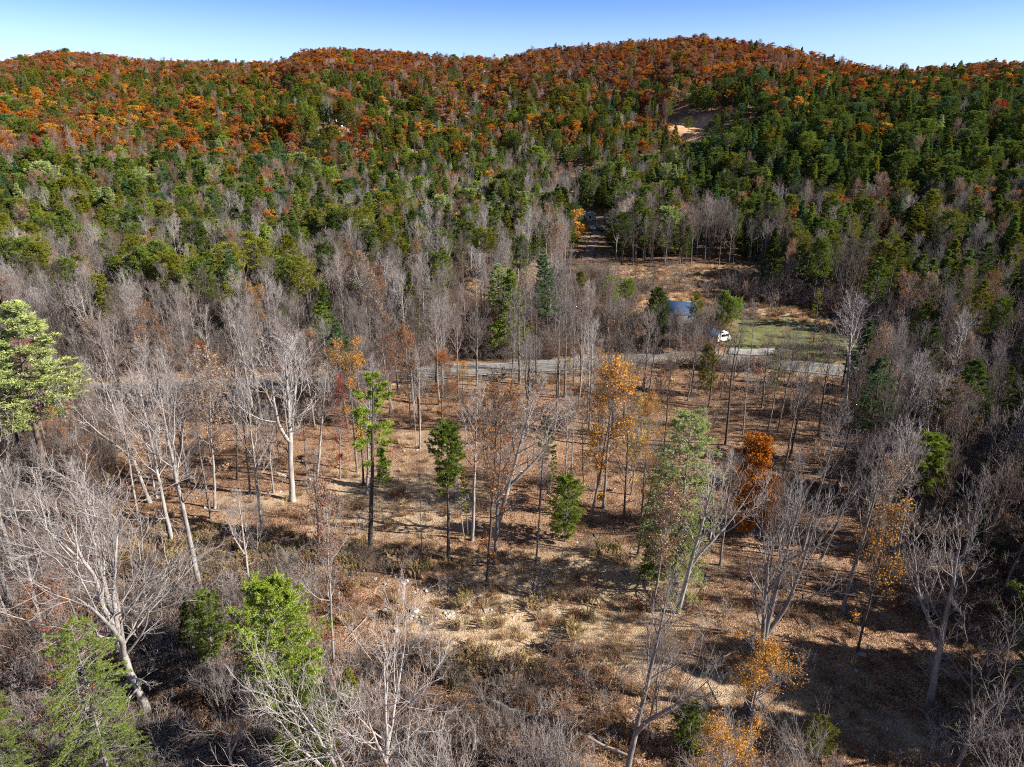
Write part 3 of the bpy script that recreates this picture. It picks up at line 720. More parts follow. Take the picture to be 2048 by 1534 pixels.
 ("slender5", 515, 1170, 512, 960, 0.7, None, 'grey', "slim grey stem beside the small white Y shaped tree"),
 ("bushpine1", 1415, 792, 1417, 682, 0.62, 'olive green', 'grey', "narrow green cedar on the near verge before the gravel drive"),
 ("hemlock0", 1545, 782, 1562, 685, 0.9, 'olive green', 'grey', "dim feathery cedar on the near verge right of the gravel drive"),
 ("slender0", 1535, 862, 1578, 640, 0.8, None, 'grey', "tall slim tree crossing the dim feathery cedar, left of its twin"),
 ("slender2", 1555, 862, 1600, 645, 0.8, None, 'grey', "tall slim tree crossing the dim feathery cedar, right of its twin"),
 ("slender3", 1375, 802, 1400, 640, 0.9, None, 'grey', "grey tree with a dark foot left of the narrow green cedar"),
 ("slender6", 1486, 870, 1500, 690, 0.9, None, 'pale', "pale tree whose head crosses the gravel drive"),
 ("slender4", 1440, 800, 1465, 660, 0.8, None, 'brown', "brown pole right of the narrow green cedar"),
 ("slender1", 1500, 742, 1510, 590, 0.8, None, 'grey', "slim tree at the roadside in front of the lawn"),
 ("slender5", 1645, 735, 1660, 670, 1.0, None, 'dark', "small dark tree standing on the green lawn"),
 ("slender0", 1690, 838, 1712, 570, 1.3, None, 'pale', "tall pale tree with a wide head right of the lawn"),
 ("slender1", 1117, 791, 1120, 560, 0.9, None, 'grey', "tall bare tree rooted on the near road shoulder, crossing the asphalt"),
 ("slender2", 1147, 770, 1150, 600, 0.8, None, 'grey', "thin pole on the near road shoulder right of the tall bare tree"),
 ("slender6", 1176, 735, 1176, 560, 0.7, None, 'pale', "first pale pole of the pair beside the little yellow sapling by the road"),
 ("slender3", 1165, 738, 1163, 580, 0.7, None, 'pale', "second pale pole of the pair beside the little yellow sapling by the road"),
 ("sparse1", 1138, 758, 1140, 712, 1.2, 'yellow', 'grey', "little yellow and orange sapling on the road shoulder"),
 ("slender4", 1072, 760, 1072, 560, 0.9, None, 'dark', "dark tall tree at the road edge left of the yellow sapling"),
 ("slender5", 1025, 770, 1028, 600, 0.9, None, 'grey', "tall grey tree on the road edge left of the dark tall one"),
 ("bushpine0", 1100, 660, 1098, 528, 0.85, 'dark green', 'dark', "dense dark green pine clump standing before the brown meadow"),
 ("toppine1", 1160, 640, 1162, 540, 0.9, 'olive green', 'dark', "small round topped pine right of the dense dark clump"),
 ("toppine0", 1214, 668, 1222, 548, 1.05, 'bright green', 'grey', "tall light green pine with a clear trunk before the brown meadow"),
 ("toppine2", 1250, 662, 1255, 552, 1.0, 'bright green', 'grey', "tall light green pine, right of the clear trunked one"),
 ("bushpine1", 1310, 700, 1318, 572, 0.75, 'dark green', 'dark', "dark dense conifer left of the blue roofed house"),
 ("toppine0", 1385, 690, 1395, 583, 0.9, 'olive green', 'grey', "round topped pine right of the blue roofed house"),
 ("toppine1", 1436, 712, 1452, 578, 0.9, 'bright green', 'brown', "leaning pine whose trunk passes the white shed"),
 ("toppine2", 1446, 714, 1478, 590, 0.9, 'bright green', 'brown', "leaning pine on the lawn edge right of its twin"),
 ("tuftpine0", 1625, 700, 1640, 575, 0.8, 'olive green', 'grey', "thin pine with one sided boughs behind the lawn"),
 ("clumped1", 1772, 862, 1780, 712, 1.5, 'tan', 'grey', "round tan leaved oak right of the road's far bend"),
 ("sparse0", 1640, 850, 1635, 742, 1.2, 'tan', 'grey', "tan leaved tree near the shaded bend of the road"),
 ("sparse1", 1895, 720, 1910, 600, 1.3, 'tan', 'grey', "tan leaved tree high among the grey woods at right"),
 ("dense0", 1352, 704, 1352, 612, 0.9, None, 'grey', "twiggy grey tree in front of the blue roofed house"),
 ("dense2", 1378, 708, 1384, 600, 0.8, None, 'grey', "twiggy tree just right of the blue roofed house"),
 ("dense1", 1405, 706, 1402, 612, 0.9, None, 'pinkish', "pinkish twiggy tree left of the white shed"),
 ("dense3", 1338, 716, 1340, 618, 0.9, None, 'grey', "grey tree at the roadside left of the blue roofed house"),
 ("dense4", 1364, 714, 1362, 606, 1.0, None, 'pinkish', "pinkish tree screening the blue roof from the road"),
 ("dense0", 1418, 712, 1422, 625, 0.9, None, 'grey', "grey tree screening the small white shed"),
 ("dense1", 1436, 716, 1436, 630, 0.9, None, 'brown', "brown twiggy tree in front of the white van"),
 ("beech0", 1123, 512, 1124, 488, 0.8, 'yellow', 'grey', "tiny bright yellow tree left of the tree lined gap"),
 ("oak0", 1018, 448, 1018, 385, 1.0, 'red', 'grey', "scarlet maple among green pines on the valley side"),
 ("oak1", 605, 262, 608, 222, 0.8, 'orange', 'grey', "bright orange tree left of the hillside cabin"),
 ("oak2", 1950, 432, 1955, 378, 1.6, 'amber', 'grey', "golden oak standing out at the foot of the right hand pines"),
 ("oak3", 1880, 440, 1885, 390, 1.5, 'copper', 'grey', "copper oak left of the golden oak under the pines"),
]
for a in exec_heroes:
    key, bx, by, tx, ty, w, tint, bark, label = a
    hero(key, bx, by, tx, ty, w, tint, bark, label)

# ------------------------------------------------------------------ procedural fill of the woods
HERO_XY = np.array([[g['p'][0], g['p'][1]] for g in GROUND_TREES])
BARE = [f"slender{i}" for i in range(7)] + ["forked0", "forked1", "forked2"]
DENSE = [f"dense{i}" for i in range(5)]
CONE = ["conepine0", "conepine1", "conepine2", "whitepine0", "whitepine1", "bushpine0", "whitepine2"]
TOPS = ["toppine0", "toppine1", "toppine2", "whitepine0"]
def mix_at(px, py, nz, nz2, r):
    """density per m2 and species weights (bare, sparse tan, bright autumn, cone pine, top pine) where a tree stands whose foot would show at (px, py)"""
    if py > 1330: return (0.0030 if px < 900 else 0.0015), (0.85, 0.1, 0.02, 0.03, 0)
    if py > 860:
        if 250 < px < 1470: return (0.0065 if py < 960 else 0.0038 if py < 1100 else 0.0008), (0.88, 0.11, 0.01, 0, 0)
        if px <= 250: return 0.022, (0.66, 0.18, 0.08, 0.08, 0)
        if px < 1720: return 0.0025 if py > 1000 else 0.008, (0.85, 0.15, 0, 0, 0)
        return 0.026 if py < 1230 else 0.003, (0.70, 0.12, 0.0, 0.18, 0)
    if py > 745:
        if px < 930 and py < 835: return 0.040, (0.80, 0.13, 0.03, 0.02, 0.02)
        if px < 780: return 0.024, (0.80, 0.12, 0.03, 0.02, 0.03)
        if px < 1300: return 0.010, (0.85, 0.1, 0.05, 0, 0)
        if px < 1700: return 0.0055, (0.85, 0.12, 0, 0.03, 0)
        return 0.024, (0.74, 0.14, 0.0, 0.09, 0.03)
    if py > 690:
        if px < 900: return 0.024, (0.80, 0.06, 0.04, 0.04, 0.06)
        if 1138 < px < 1440: return 0.014, (0.84, 0.04, 0.02, 0.06, 0.04)
        if px < 1440: return 0.015, (0.80, 0.03, 0.02, 0.08, 0.07)
        return 0.018, (0.66, 0.10, 0.0, 0.10, 0.14)
    if py > 575:
        if 1138 < px < 1230: return 0.012, (0.9, 0.1, 0, 0, 0)
        if 1230 <= px < 1530: return 0.011, (0.72, 0.08, 0, 0.12, 0.08)
        if 900 < px < 1138 and py > 600: return 0.014, (0.9, 0.04, 0.01, 0.05, 0)
        if px < 1280: return 0.022, ((0.76, 0.05, 0.01, 0.06, 0.12) if nz < 0.1 else (0.45, 0.03, 0.0, 0.12, 0.40))
        if px < 1500: return 0.011, (0.6, 0.1, 0, 0.1, 0.2)
        return 0.021, (0.42, 0.06, 0.0, 0.28, 0.24)
    c = py - 11 * FPX / r
    if c > 465:
        if px < 400: return 0.026, (0.40, 0.04, 0.02, 0.16, 0.38)
        if px < 1280: return 0.025, ((0.70, 0.05, 0.01, 0.12, 0.12) if nz < 0.05 else (0.36, 0.05, 0.01, 0.28, 0.30))
        if px < 1560: return 0.032, (0.86, 0.04, 0.01, 0.05, 0.04)
        return 0.028, (0.26, 0.04, 0.0, 0.32, 0.38)
    if c > 400:
        if px < 420: return 0.026, (0.30, 0.05, 0.01, 0.44, 0.20)
        if px < 1400: return 0.027, ((0.40, 0.08, 0.02, 0.48, 0.02) if nz < 0.0 else (0.3, 0.08, 0.02, 0.55, 0.05))
        return 0.028, ((0.60, 0.14, 0.03, 0.17, 0.06) if nz < 0.1 else (0.2, 0.1, 0.05, 0.55, 0.10))
    if c > 335:
        if px < 800: return 0.024, ((0.08, 0.06, 0.04, 0.80, 0.02) if nz < 0.35 else (0.3, 0.25, 0.05, 0.4, 0))
        if px < 1000: return 0.025, (0.42, 0.14, 0.04, 0.40, 0)
        if px < 1370: return 0.025, ((0.52, 0.12, 0.02, 0.34, 0) if px < 1200 else (0.2, 0.06, 0.02, 0.72, 0))
        return 0.026, (0.03, 0.02, 0.02, 0.93, 0)
    if c > 285:
        if px < 380: return 0.022, (0.08, 0.42, 0.32, 0.18, 0)
        if px < 740: return 0.022, (0.04, 0.34, 0.34, 0.28, 0)
        if px < 930: return 0.022, (0.04, 0.05, 0.05, 0.86, 0)
        if px < 1370: return 0.023, (0.30, 0.10, 0.05, 0.55, 0)
        return 0.024, (0.02, 0.01, 0.01, 0.96, 0)
    if c > 205:
        if px < 480: return 0.018, ((0.03, 0.08, 0.62, 0.27, 0) if nz < 0.35 else (0.03, 0.05, 0.22, 0.70, 0))
        if px < 800: return 0.021, ((0.02, 0.05, 0.48, 0.45, 0) if c > 250 and px < 740 else (0.04, 0.06, 0.15, 0.75, 0))
        if px < 1350: return 0.022, ((0.10, 0.10, 0.14, 0.66, 0) if nz2 < 0.2 else (0.15, 0.2, 0.35, 0.3, 0))
        return 0.023, ((0.01, 0.03, 0.05, 0.91, 0) if nz2 < 0.35 else (0.03, 0.07, 0.42, 0.48, 0))
    if c > 160:
        if px < 800: return 0.020, ((0.06, 0.16, 0.46, 0.32, 0) if nz2 < 0.2 else (0.02, 0.05, 0.20, 0.73, 0))
        if px < 1350: return 0.020, (0.10, 0.20, 0.38, 0.32, 0)
        return 0.021, ((0.04, 0.10, 0.46, 0.40, 0) if nz2 < 0.1 else (0.02, 0.05, 0.18, 0.75, 0))
    return 0.021, ((0.03, 0.12, 0.81, 0.04, 0) if c < 132 else (0.05, 0.20, 0.68, 0.07, 0))

def fill():
    out = []
    cells = []
    for (r0, r1, s) in ((38, 420, 4.2), (420, 1180, 6.0), (1380, 1800, 11.0)):
        xs = np.arange(-0.95 * r1, 0.95 * r1, s); ys = np.arange(20, r1, s)
        X, Y = np.meshgrid(xs, ys); X = X.ravel() + RNG.uniform(-0.48, 0.48, X.size) * s; Y = Y.ravel() + RNG.uniform(-0.48, 0.48, Y.size) * s
        r = np.hypot(X, Y); k = (r >= r0) & (r < r1); cells.append((X[k], Y[k], np.full(k.sum(), s)))
    X = np.concatenate([c[0] for c in cells]); Y = np.concatenate([c[1] for c in cells]); S = np.concatenate([c[2] for c in cells])
    Z = height(X, Y); px, py, dep = project(X, Y, Z)
    r = np.hypot(X, Y); az = np.arctan2(X, Y)
    Rr = np.interp(az, AZ_T, RT)
    ok = (px > -260) & (px < 2900) & (py < 1560) & (Y > 0)
    ok &= ~((r > Rr + 45) & (r < 1400))
    ok &= ~((r > 1400) & ((px < 150) | (px > 640) | (r > 1790)))
    for poly in NO_TREES:
        if poly is not MEADOW2: ok &= ~in_poly(px, py, poly)
    ok &= ~(in_poly(px, py, MEADOW2) & (RNG.random(len(px)) < 0.6))
    ok &= dist_poly(X, Y, ROAD) > 6.5
    ok &= dist_poly(X, Y, DRV) > 4; ok &= dist_poly(X, Y, DRV2) > 3.5
    for c in BUILDING_XY: ok &= np.hypot(X - c[0], Y - c[1]) > c[2]
    X, Y, Z, S, px, py, r = (a[ok] for a in (X, Y, Z, S, px, py, r))
    nz = ridge_noise(X, Y, 75, 3.3); nz2 = ridge_noise(X, Y, 130, 7.7); nz3 = ridge_noise(X, Y, 45, 9.1)
    for i in range(len(X)):
        d, w = mix_at(px[i], py[i], nz[i], nz2[i], r[i])
        if d >= 0.018 and r[i] < 420: d *= 1.38
        if r[i] > 1380: d, w = 0.008, (0.2, 0.5, 0.3, 0, 0)
        if px[i] > 2090 and py[i] > 500: d, w = 0.036, (0.15, 0.05, 0, 0.5, 0.3)  # unseen woods past the right edge, thickened with pines to shade the slope
        if random.random() > d * S[i] * S[i]: continue
        if py[i] > 850 and len(HERO_XY) and np.min(np.hypot(HERO_XY[:, 0] - X[i], HERO_XY[:, 1] - Y[i])) < 2.6: continue
        s = random.choices(range(5), w)[0]
        hgt = random.uniform(15, 22); wd = random.uniform(0.85, 1.2); rr = random.random()
        if s == 0:
            key = random.choice(BARE if ((py[i] > 745 and px[i] > 780) or (px[i] > 1230 and py[i] > 430)) else BARE + DENSE * 2); tint = None; kind = 'bare_tree'
            bark = random.choices(['pale', 'grey', 'dark', 'pinkish', 'brown'], (0.34, 0.32, 0.06, 0.20, 0.08) if px[i] < 1250 else (0.08, 0.34, 0.26, 0.12, 0.20))[0]  # barks drawn darker toward the right, putting that side's shade into their colour
            if py[i] > 1330: hgt = random.uniform(6, 12)
        elif s == 1:
            key = random.choice(["sparse0", "sparse1", "sparse2", "clumped0"]) if r[i] < 330 else random.choice(["sparse0", "sparse1", "clumped0", "clumped1", "clumped2"])
            tint = random.choices(['tan', 'brown', 'copper', 'rust'], (0.45, 0.2, 0.2, 0.15) if r[i] < 450 else (0.22, 0.3, 0.2, 0.28))[0]; bark = random.choice(['grey', 'pinkish']); kind = 'autumn_tree'
            if r[i] > 430 and random.random() < 0.7: key = f"oak{random.randrange(5)}"; hgt = random.uniform(12, 17); wd = random.uniform(0.9, 1.3); tint = random.choice(['rust', 'copper', 'brown', 'copper', 'rust', 'tan'])
        elif s == 2:
            key = random.choice([f"oak{k}" for k in range(5)] + ["clumped1"]) if r[i] > 250 else random.choice(["clumped0", "clumped1", "clumped2", "sparse1"])
            hi = (py[i] - 11 * FPX / r[i]) < 175
            q = nz3[i] + random.gauss(0, 0.45)
            if hi: tint = 'rust' if q < -0.35 else 'copper' if q < 0.05 else 'orange' if q < 0.5 else 'brown' if q < 0.9 else 'amber'
            else: tint = 'copper' if q < -0.5 else 'orange' if q < 0.15 else 'amber' if q < 0.6 else 'olive green' if q < 0.85 else 'rust'
            if random.random() < 0.03: tint = 'red'
            bark = 'grey'; kind = 'autumn_tree'; hgt = random.uniform(13, 19); wd = random.uniform(1.0, 1.5)
        elif s == 3:
            key = random.choice(CONE); kind = 'pine_tree'; bark = random.choice(['grey', 'dark'])
            if px[i] > 1370: pal = (0.04, 0.42, 0.24, 0.12, 0.02, 0.16)
            elif py[i] < 330: pal = (0.08, 0.26, 0.12, 0.50, 0.0, 0.04)
            else: pal = (0.10, 0.38, 0.14, 0.16, 0.12, 0.10)
            tint = random.choices(['bright green', 'mid green', 'dark green', 'olive green', 'pale green', 'blue green'], pal)[0]
            hgt = random.uniform(13, 22); wd = random.uniform(1.0, 1.5)
            if key.startswith('bush'): hgt *= 0.7
        else:
            key = random.choice(TOPS); kind = 'pine_tree'; bark = random.choice(['grey', 'dark', 'brown']); tint = random.choices(['olive green', 'mid green', 'dark green'], (0.5, 0.35, 0.15))[0]; wd = random.uniform(1.0, 1.35)
        if 1138 < px[i] < 1530 and 560 < py[i] < 695: hgt = random.uniform(6, 9.5) + 6 * (py[i] > 655)
        if 1425 < px[i] < 1520 and 225 < py[i] < 310: hgt *= 0.5
        if 1330 < px[i] < 1440 and 300 < py[i] < 345: hgt *= 0.6
        if px[i] > 640 and px[i] < 730 and 262 < py[i] < 300: hgt *= 0.55
        if r[i] > 1380: hgt *= 1.0
        lean = random.gauss(0, 0.03), random.gauss(0, 0.03)
        dr = np.array([lean[0], lean[1], 1.0]); dr /= np.linalg.norm(dr)
        out.append(dict(p=np.array([X[i], Y[i], Z[i] - 0.1]), h=hgt, w=wd, key=key, tint=tint, bark=bark, kind=kind, label=None, dir=dr, hero=False, rot=random.random() * 6.28, px=px[i], py=py[i], r=r[i]))
    return out

# building sites (centre, clear radius)
CABIN = px_ground(668, 266); BLUE = px_ground(1352, 652); SHED = px_ground(1425, 682); CAMP = px_ground(1444, 684); TRAILER = px_ground(1143, 437); TRUCK = px_ground(1201, 462); VAN = px_ground(1191, 441)
BUILDING_XY = [(CABIN[0], CABIN[1], 9), (CABIN[0], CABIN[1] - 10, 6), (BLUE[0], BLUE[1], 9), (BLUE[0], BLUE[1] - 9, 6), (SHED[0], SHED[1], 7), (CAMP[0], CAMP[1], 6), (TRAILER[0], TRAILER[1], 9), (TRUCK[0], TRUCK[1], 6), (VAN[0], VAN[1], 7)]
FILL = fill()
print("fill trees", len(FILL), round(_t.time() - _t0, 1))

# ------------------------------------------------------------------ choose the 300 of each kind that show largest
ALL = {'bare_tree': [], 'autumn_tree': [], 'pine_tree': []}
for g in GROUND_TREES:
    g['px'], g['py'], _ = (float(q) for q in project(*g['p'])); g['r'] = float(np.hypot(g['p'][0], g['p'][1])); ALL[g['kind']].append(g)
for g in FILL: ALL[g['kind']].append(g)
IND, STUFF = [], {}
for kind, L in ALL.items():
    for g in L:
        tpx, tpy, _ = project(*(g['p'] + g['dir'] * g['h'] * 0.8))
        inframe = 0 < tpx < 2048 and tpy < 1534
        g['score'] = (1e6 if g['hero'] else 0) + (g['h'] / g['r'] * (1 if inframe else 0))
    L.sort(key=lambda g: -g['score'])
    IND += L[:298]; STUFF[kind] = [g for g in L[298:]]

BANDS = [(1330, "in the near brush"), (1180, "on the stony bank"), (1050, "on the clearing's near side"), (950, "in the middle of the clearing"), (870, "at the back of the clearing"), (800, "between clearing and road"), (755, "just this side of the road"),
         (715, "along the road"), (680, "just beyond the road"), (650, "level with the lawn"), (622, "level with the blue roofed house"), (600, "behind the blue roofed house"), (582, "before the brown meadow"), (565, "beside the brown meadow"), (550, "level with the brown meadow"), (535, "at the meadow's far edge"),
         (520, "just behind the brown meadow"), (505, "in the woods behind the meadow"), (490, "level with the dirt track"), (470, "beside the upper dirt track"), (450, "level with the parked vehicles"), (425, "behind the parked vehicles"), (400, "at the foot of the hills"), (370, "on the lowest hillside"), (330, "below the tan clearing"), (280, "on the slope above the tan clearing"), (220, "level with the hillside cabin"), (-999, "high on the ridge")]
def band(py):
    for k, (lim, s) in enumerate(BANDS):
        if py > lim: return k, s
    return len(BANDS) - 1, BANDS[-1][1]
def ordn(n): return f"{n}{'th' if 10 <= n % 100 <= 20 else {1: 'st', 2: 'nd', 3: 'rd'}.get(n % 10, 'th')}"
KEYWORD = {'slender': 'slender', 'forked': 'forked', 'spreading': 'spreading', 'sparse': 'thinly leaved', 'clumped': 'patchy', 'beech': 'full skirted', 'oak': 'round headed', 'whitepine': 'layered', 'conepine': 'conical', 'bushpine': 'bushy', 'polepine': 'long stemmed', 'dense': 'twiggy', 'toppine': 'round topped', 'tuftpine': 'tufted', 'hemlock': 'feathery'}
NOUN = {'bare_tree': 'bare tree', 'autumn_tree': 'tree', 'pine_tree': 'pine'}
rows = {}
for g in IND:
    if g['label']:
        if len(g['label'].split()) > 16: print('LONG', g['label'])
        continue
    fam = ''.join(c for c in g['key'] if not c.isdigit())
    colr = g['tint'] if g['tint'] else {'pale': 'whitish', 'grey': 'grey', 'dark': 'dark', 'pinkish': 'pinkish grey', 'brown': 'brownish'}[g['bark']]
    k, s = band(g['py']); desc = f"{KEYWORD[fam]} {colr} {NOUN[g['kind']]}"
    rows.setdefault((desc, k), []).append(g); g['desc'] = desc; g['band'] = s
for (desc, k), L in rows.items():
    L.sort(key=lambda g: g['px'])
    for n_, g in enumerate(L):
        g['label'] = f"{desc} {g['band']}" + (f", {ordn(n_ + 1)} from left" if len(L) > 1 else "")

CATG = {'bare_tree': ('bare tree', 'leafless trees of the valley woods'), 'autumn_tree': ('autumn tree', 'trees still holding autumn leaves'), 'pine_tree': ('pine tree', 'evergreens of the valley woods')}
for g in IND:
    tm, cm = LIB[g['key']][0], LIB[g['key']][1]
    e = bpy.data.objects.new(g['kind'], None); COL.objects.link(e)
    e.location = Vector(g['p'] - np.array([0, 0, 0.12])); e.rotation_mode = 'QUATERNION'
    q = Vector((0, 0, 1)).rotation_difference(Vector(g['dir'])) @ Quaternion((0, 0, 1), g['rot']); e.rotation_quaternion = q
    e.scale = (g['h'] * g['w'],) * 2 + (g['h'],); e.empty_display_size = 0.1
    cat, grp = CATG[g['kind']]; setp(e, g['label'], cat, grp)
    bk = BARKS[g['bark']]; tn = TINTS[g['tint']] if g['tint'] else (0.3, 0.2, 0.1)
    f = random.uniform(0.85, 1.15)
    for nm, me in (('trunk', tm), ('crown', cm)):
        o = bpy.data.objects.new(nm, me); COL.objects.link(o); o.parent = e
        o['bark'] = [c * f for c in bk]; o['tint'] = [c * f for c in tn]

# ------------------------------------------------------------------ masses nobody could count: instanced points
def scatter(name, pts, rots, scl, keys_idx, protos, label, extra):
    me = bpy.data.meshes.new(name); n = len(pts)
    me.vertices.add(n); me.vertices.foreach_set("co", np.asarray(pts, np.float32).ravel())
    def at(nm, ty, key, arr):
        a = me.attributes.new(nm, ty, 'POINT'); a.data.foreach_set(key, np.asarray(arr).ravel())
    at("rot", 'FLOAT_VECTOR', 'vector', np.asarray(rots, np.float32)); at("scl", 'FLOAT_VECTOR', 'vector', np.asarray(scl, np.float32))
    at("pick", 'INT', 'value', np.asarray(keys_idx, np.int32))
    for nm, arr in extra.items(): at(nm, 'FLOAT_VECTOR', 'vector', np.asarray(arr, np.float32))
    o = link(name, me)
    ng = bpy.data.node_groups.new(name + "_nodes", 'GeometryNodeTree')
    ng.interface.new_socket("Geometry", in_out='INPUT', socket_type='NodeSocketGeometry'); ng.interface.new_socket("Geometry", in_out='OUTPUT', socket_type='NodeSocketGeometry')
    N, Lk = ng.nodes, ng.links
    gi = N.new("NodeGroupInput"); go = N.new("NodeGroupOutput"); iop = N.new("GeometryNodeInstanceOnPoints"); jn = N.new("GeometryNodeJoinGeometry")
    for pr in protos:
        oi = N.new("GeometryNodeObjectInfo"); oi.inputs[0].default_value = pr
        for s in oi.inputs:
            if s.name == "As Instance": s.default_value = False
        g2i = N.new("GeometryNodeGeometryToInstance"); Lk.new(oi.outputs["Geometry"], g2i.inputs[0]); Lk.new(g2i.outputs[0], jn.inputs[0])
    def named(nm, ty):
        a = N.new("GeometryNodeInputNamedAttribute"); a.data_type = ty; a.inputs[0].default_value = nm; return a.outputs[0]
    Lk.new(gi.outputs[0], iop.inputs["Points"]); Lk.new(jn.outputs[0], iop.inputs["Instance"]); iop.inputs["Pick Instance"].default_value = True
    Lk.new(named("pick", 'INT'), iop.inputs["Instance Index"])
    e2r = N.new("FunctionNodeEulerToRotation"); Lk.new(named("rot", 'FLOAT_VECTOR'), e2r.inputs[0]); Lk.new(e2r.outputs[0], iop.inputs["Rotation"])
    Lk.new(named("scl", 'FLOAT_VECTOR'), iop.inputs["Scale"]); Lk.new(iop.outputs[0], go.inputs[0])
    md = o.modifiers.new("scatter", 'NODES'); md.node_group = ng
    setp(o, label, kind="stuff"); return o

PROTO = {}
def proto(key):
    if key not in PROTO:
        _, _, T, C, mats = LIB[key]
        PROTO[key] = bpy.data.objects.new(key + "_source", T.merged(C).mesh(key + "_joined", mats))
    return PROTO[key]
NAMES = {'bare_tree': ('bare_woods', "grey leafless woods filling the valley and lower slopes"), 'autumn_tree': ('autumn_woods', "orange and rust autumn woods covering the hills"), 'pine_tree': ('pine_woods', "green pine woods on the hill slopes")}
for kind, L in STUFF.items():
    keys = sorted(set(g['key'] for g in L)); ix = {k: i for i, k in enumerate(keys)}
    n = len(L); f = RNG.uniform(0.8, 1.2, (n, 1))
    scatter(NAMES[kind][0], [g['p'] for g in L], [(random.gauss(0, 0.03), random.gauss(0, 0.03), g['rot']) for g in L],
            [(g['h'] * g['w'], g['h'] * g['w'], g['h']) for g in L], [ix[g['key']] for g in L], [proto(k) for k in keys], NAMES[kind][1],
            {'tint': np.array([TINTS[g['tint']] if g['tint'] else (0.3, 0.2, 0.1) for g in L]) * f, 'bark': np.array([BARKS[g['bark']] for g in L]) * f})
print("woods", round(_t.time() - _t0, 1))

# ------------------------------------------------------------------ undergrowth
def brush_proto(seed, nst=14, H=1.8, leaves=0, lsize=0.1, spread=0.5, thick=1.0, n2=7):
    rng = np.random.default_rng(seed); b = Buf()
    a = rng.random(nst) * 6.28; s0 = np.stack([np.cos(a), np.sin(a), 0 * a], -1) * rng.uniform(0, 0.45, (nst, 1))
    d = unit(np.stack([np.cos(a) * spread, np.sin(a) * spread, np.ones(nst)], -1) + rng.normal(0, 0.25, (nst, 3)))
    L = rng.uniform(0.5, 1.0, nst) * H; pts = [s0]; cur = d
    for k in range(4): cur = unit(cur + rng.normal(0, 0.14, (nst, 3))); pts.append(pts[-1] + cur * (L / 4)[:, None])
    P = np.stack(pts, 1); Rd = np.full((nst, 5), 0.014 * thick) * np.linspace(1, 0.5, 5)
    tubes(b, P, Rd, 3, 1)
    P2, R2 = grow(rng, P, Rd, n2, 0.2, 1.0, 0.8, 0.5, lambda t, g: L[:, None] * 0.4 * (1 - 0.5 * t), 4, 0.1, 0.2, 0.8, 0.009 * thick); tubes(b, P2, R2, 3, 1)
    P3, R3 = grow(rng, P2, R2, 3, 0.2, 1.0, 0.8, 0.5, lambda t, g: H * 0.12 + 0 * t + np.zeros((len(P2), 1)), 3, 0.1, 0.15, 0.8, 0.007 * thick); tubes(b, P3, R3, 3, 1)
    if leaves:
        TP = P3[:, 1:].reshape(-1, 3); k = rng.integers(0, len(TP), leaves)
        quads_at(rng, b, TP[k] + rng.normal(0, 0.05, (leaves, 3)), lsize, 2, 0.3)
    return bpy.data.objects.new("brush_source", b.mesh("brush", [M['bark'], M['twig'], M['leaf']]))
def grass_proto(seed, n=90, H=0.7, rad=0.35, W=0.03):
    rng = np.random.default_rng(seed); b = Buf()
    a = rng.random(n) * 6.28; r = rng.random(n) ** 0.5 * rad
    pos = np.stack([np.cos(a) * r, np.sin(a) * r, 0 * a], -1); d = unit(np.stack([np.cos(a) * 0.4, np.sin(a) * 0.4, np.ones(n)], -1))
    blades_at(rng, b, pos, d, H, W, 2, 1, 0.3, 0.0)
    return bpy.data.objects.new("grass_source", b.mesh("grass", [M['bark'], M['twig'], M['leaf']]))
def feather_proto(seed, n=700, H=1.5):
    rng = np.random.default_rng(seed); b = Buf(); nst = 26
    a = rng.random(nst) * 6.28; s0 = np.stack([np.cos(a), np.sin(a), 0 * a], -1) * rng.uniform(0, 0.7, (nst, 1))
    L = rng.uniform(0.6, 1.0, nst) * H; tip = s0 + unit(np.stack([np.cos(a) * 0.3, np.sin(a) * 0.3, np.ones(nst)], -1) + rng.normal(0, 0.12, (nst, 3))) * L[:, None]
    P = np.stack([s0, (s0 + tip) / 2 + rng.normal(0, 0.04, (nst, 3)), tip], 1); tubes(b, P, np.full((nst, 3), 0.009), 3, 1)
    t = 0.35 + 0.65 * rng.random((nst, n // nst)) ** 0.6; q, d, _ = interp_poly(P, np.ones((nst, 3)), t)
    blades_at(rng, b, q.reshape(-1, 3), d.reshape(-1, 3), 0.16, 0.035, 2, 2, 0.8, 0.2)
    return bpy.data.objects.new("weed_source", b.mesh("weed", [M['bark'], M['twig'], M['leaf']]))
def rock_mesh(seed, r=1.0):
    import bmesh
    bm = bmesh.new(); bmesh.ops.create_icosphere(bm, subdivisions=2, radius=r); rng = random.Random(seed)
    k = [(Vector((rng.gauss(0, 1), rng.gauss(0, 1), rng.gauss(0, 1))).normalized(), rng.uniform(0.55, 0.85)) for _ in range(9)]
    for v in bm.verts:
        for nrm, d in k:
            q = v.co.dot(nrm)
            if q > d * r: v.co -= nrm * (q - d * r)
        v.co.z *= 0.7; v.co *= 1 + rng.uniform(-0.04, 0.04)
    me = bpy.data.meshes.new("rock"); bm.to_mesh(me); bm.free(); me.materials.append(M['rock']); return me
M['rock'] = plain("pale_stone", (0.50, 0.46, 0.42), var=0.45, scale=2.5)

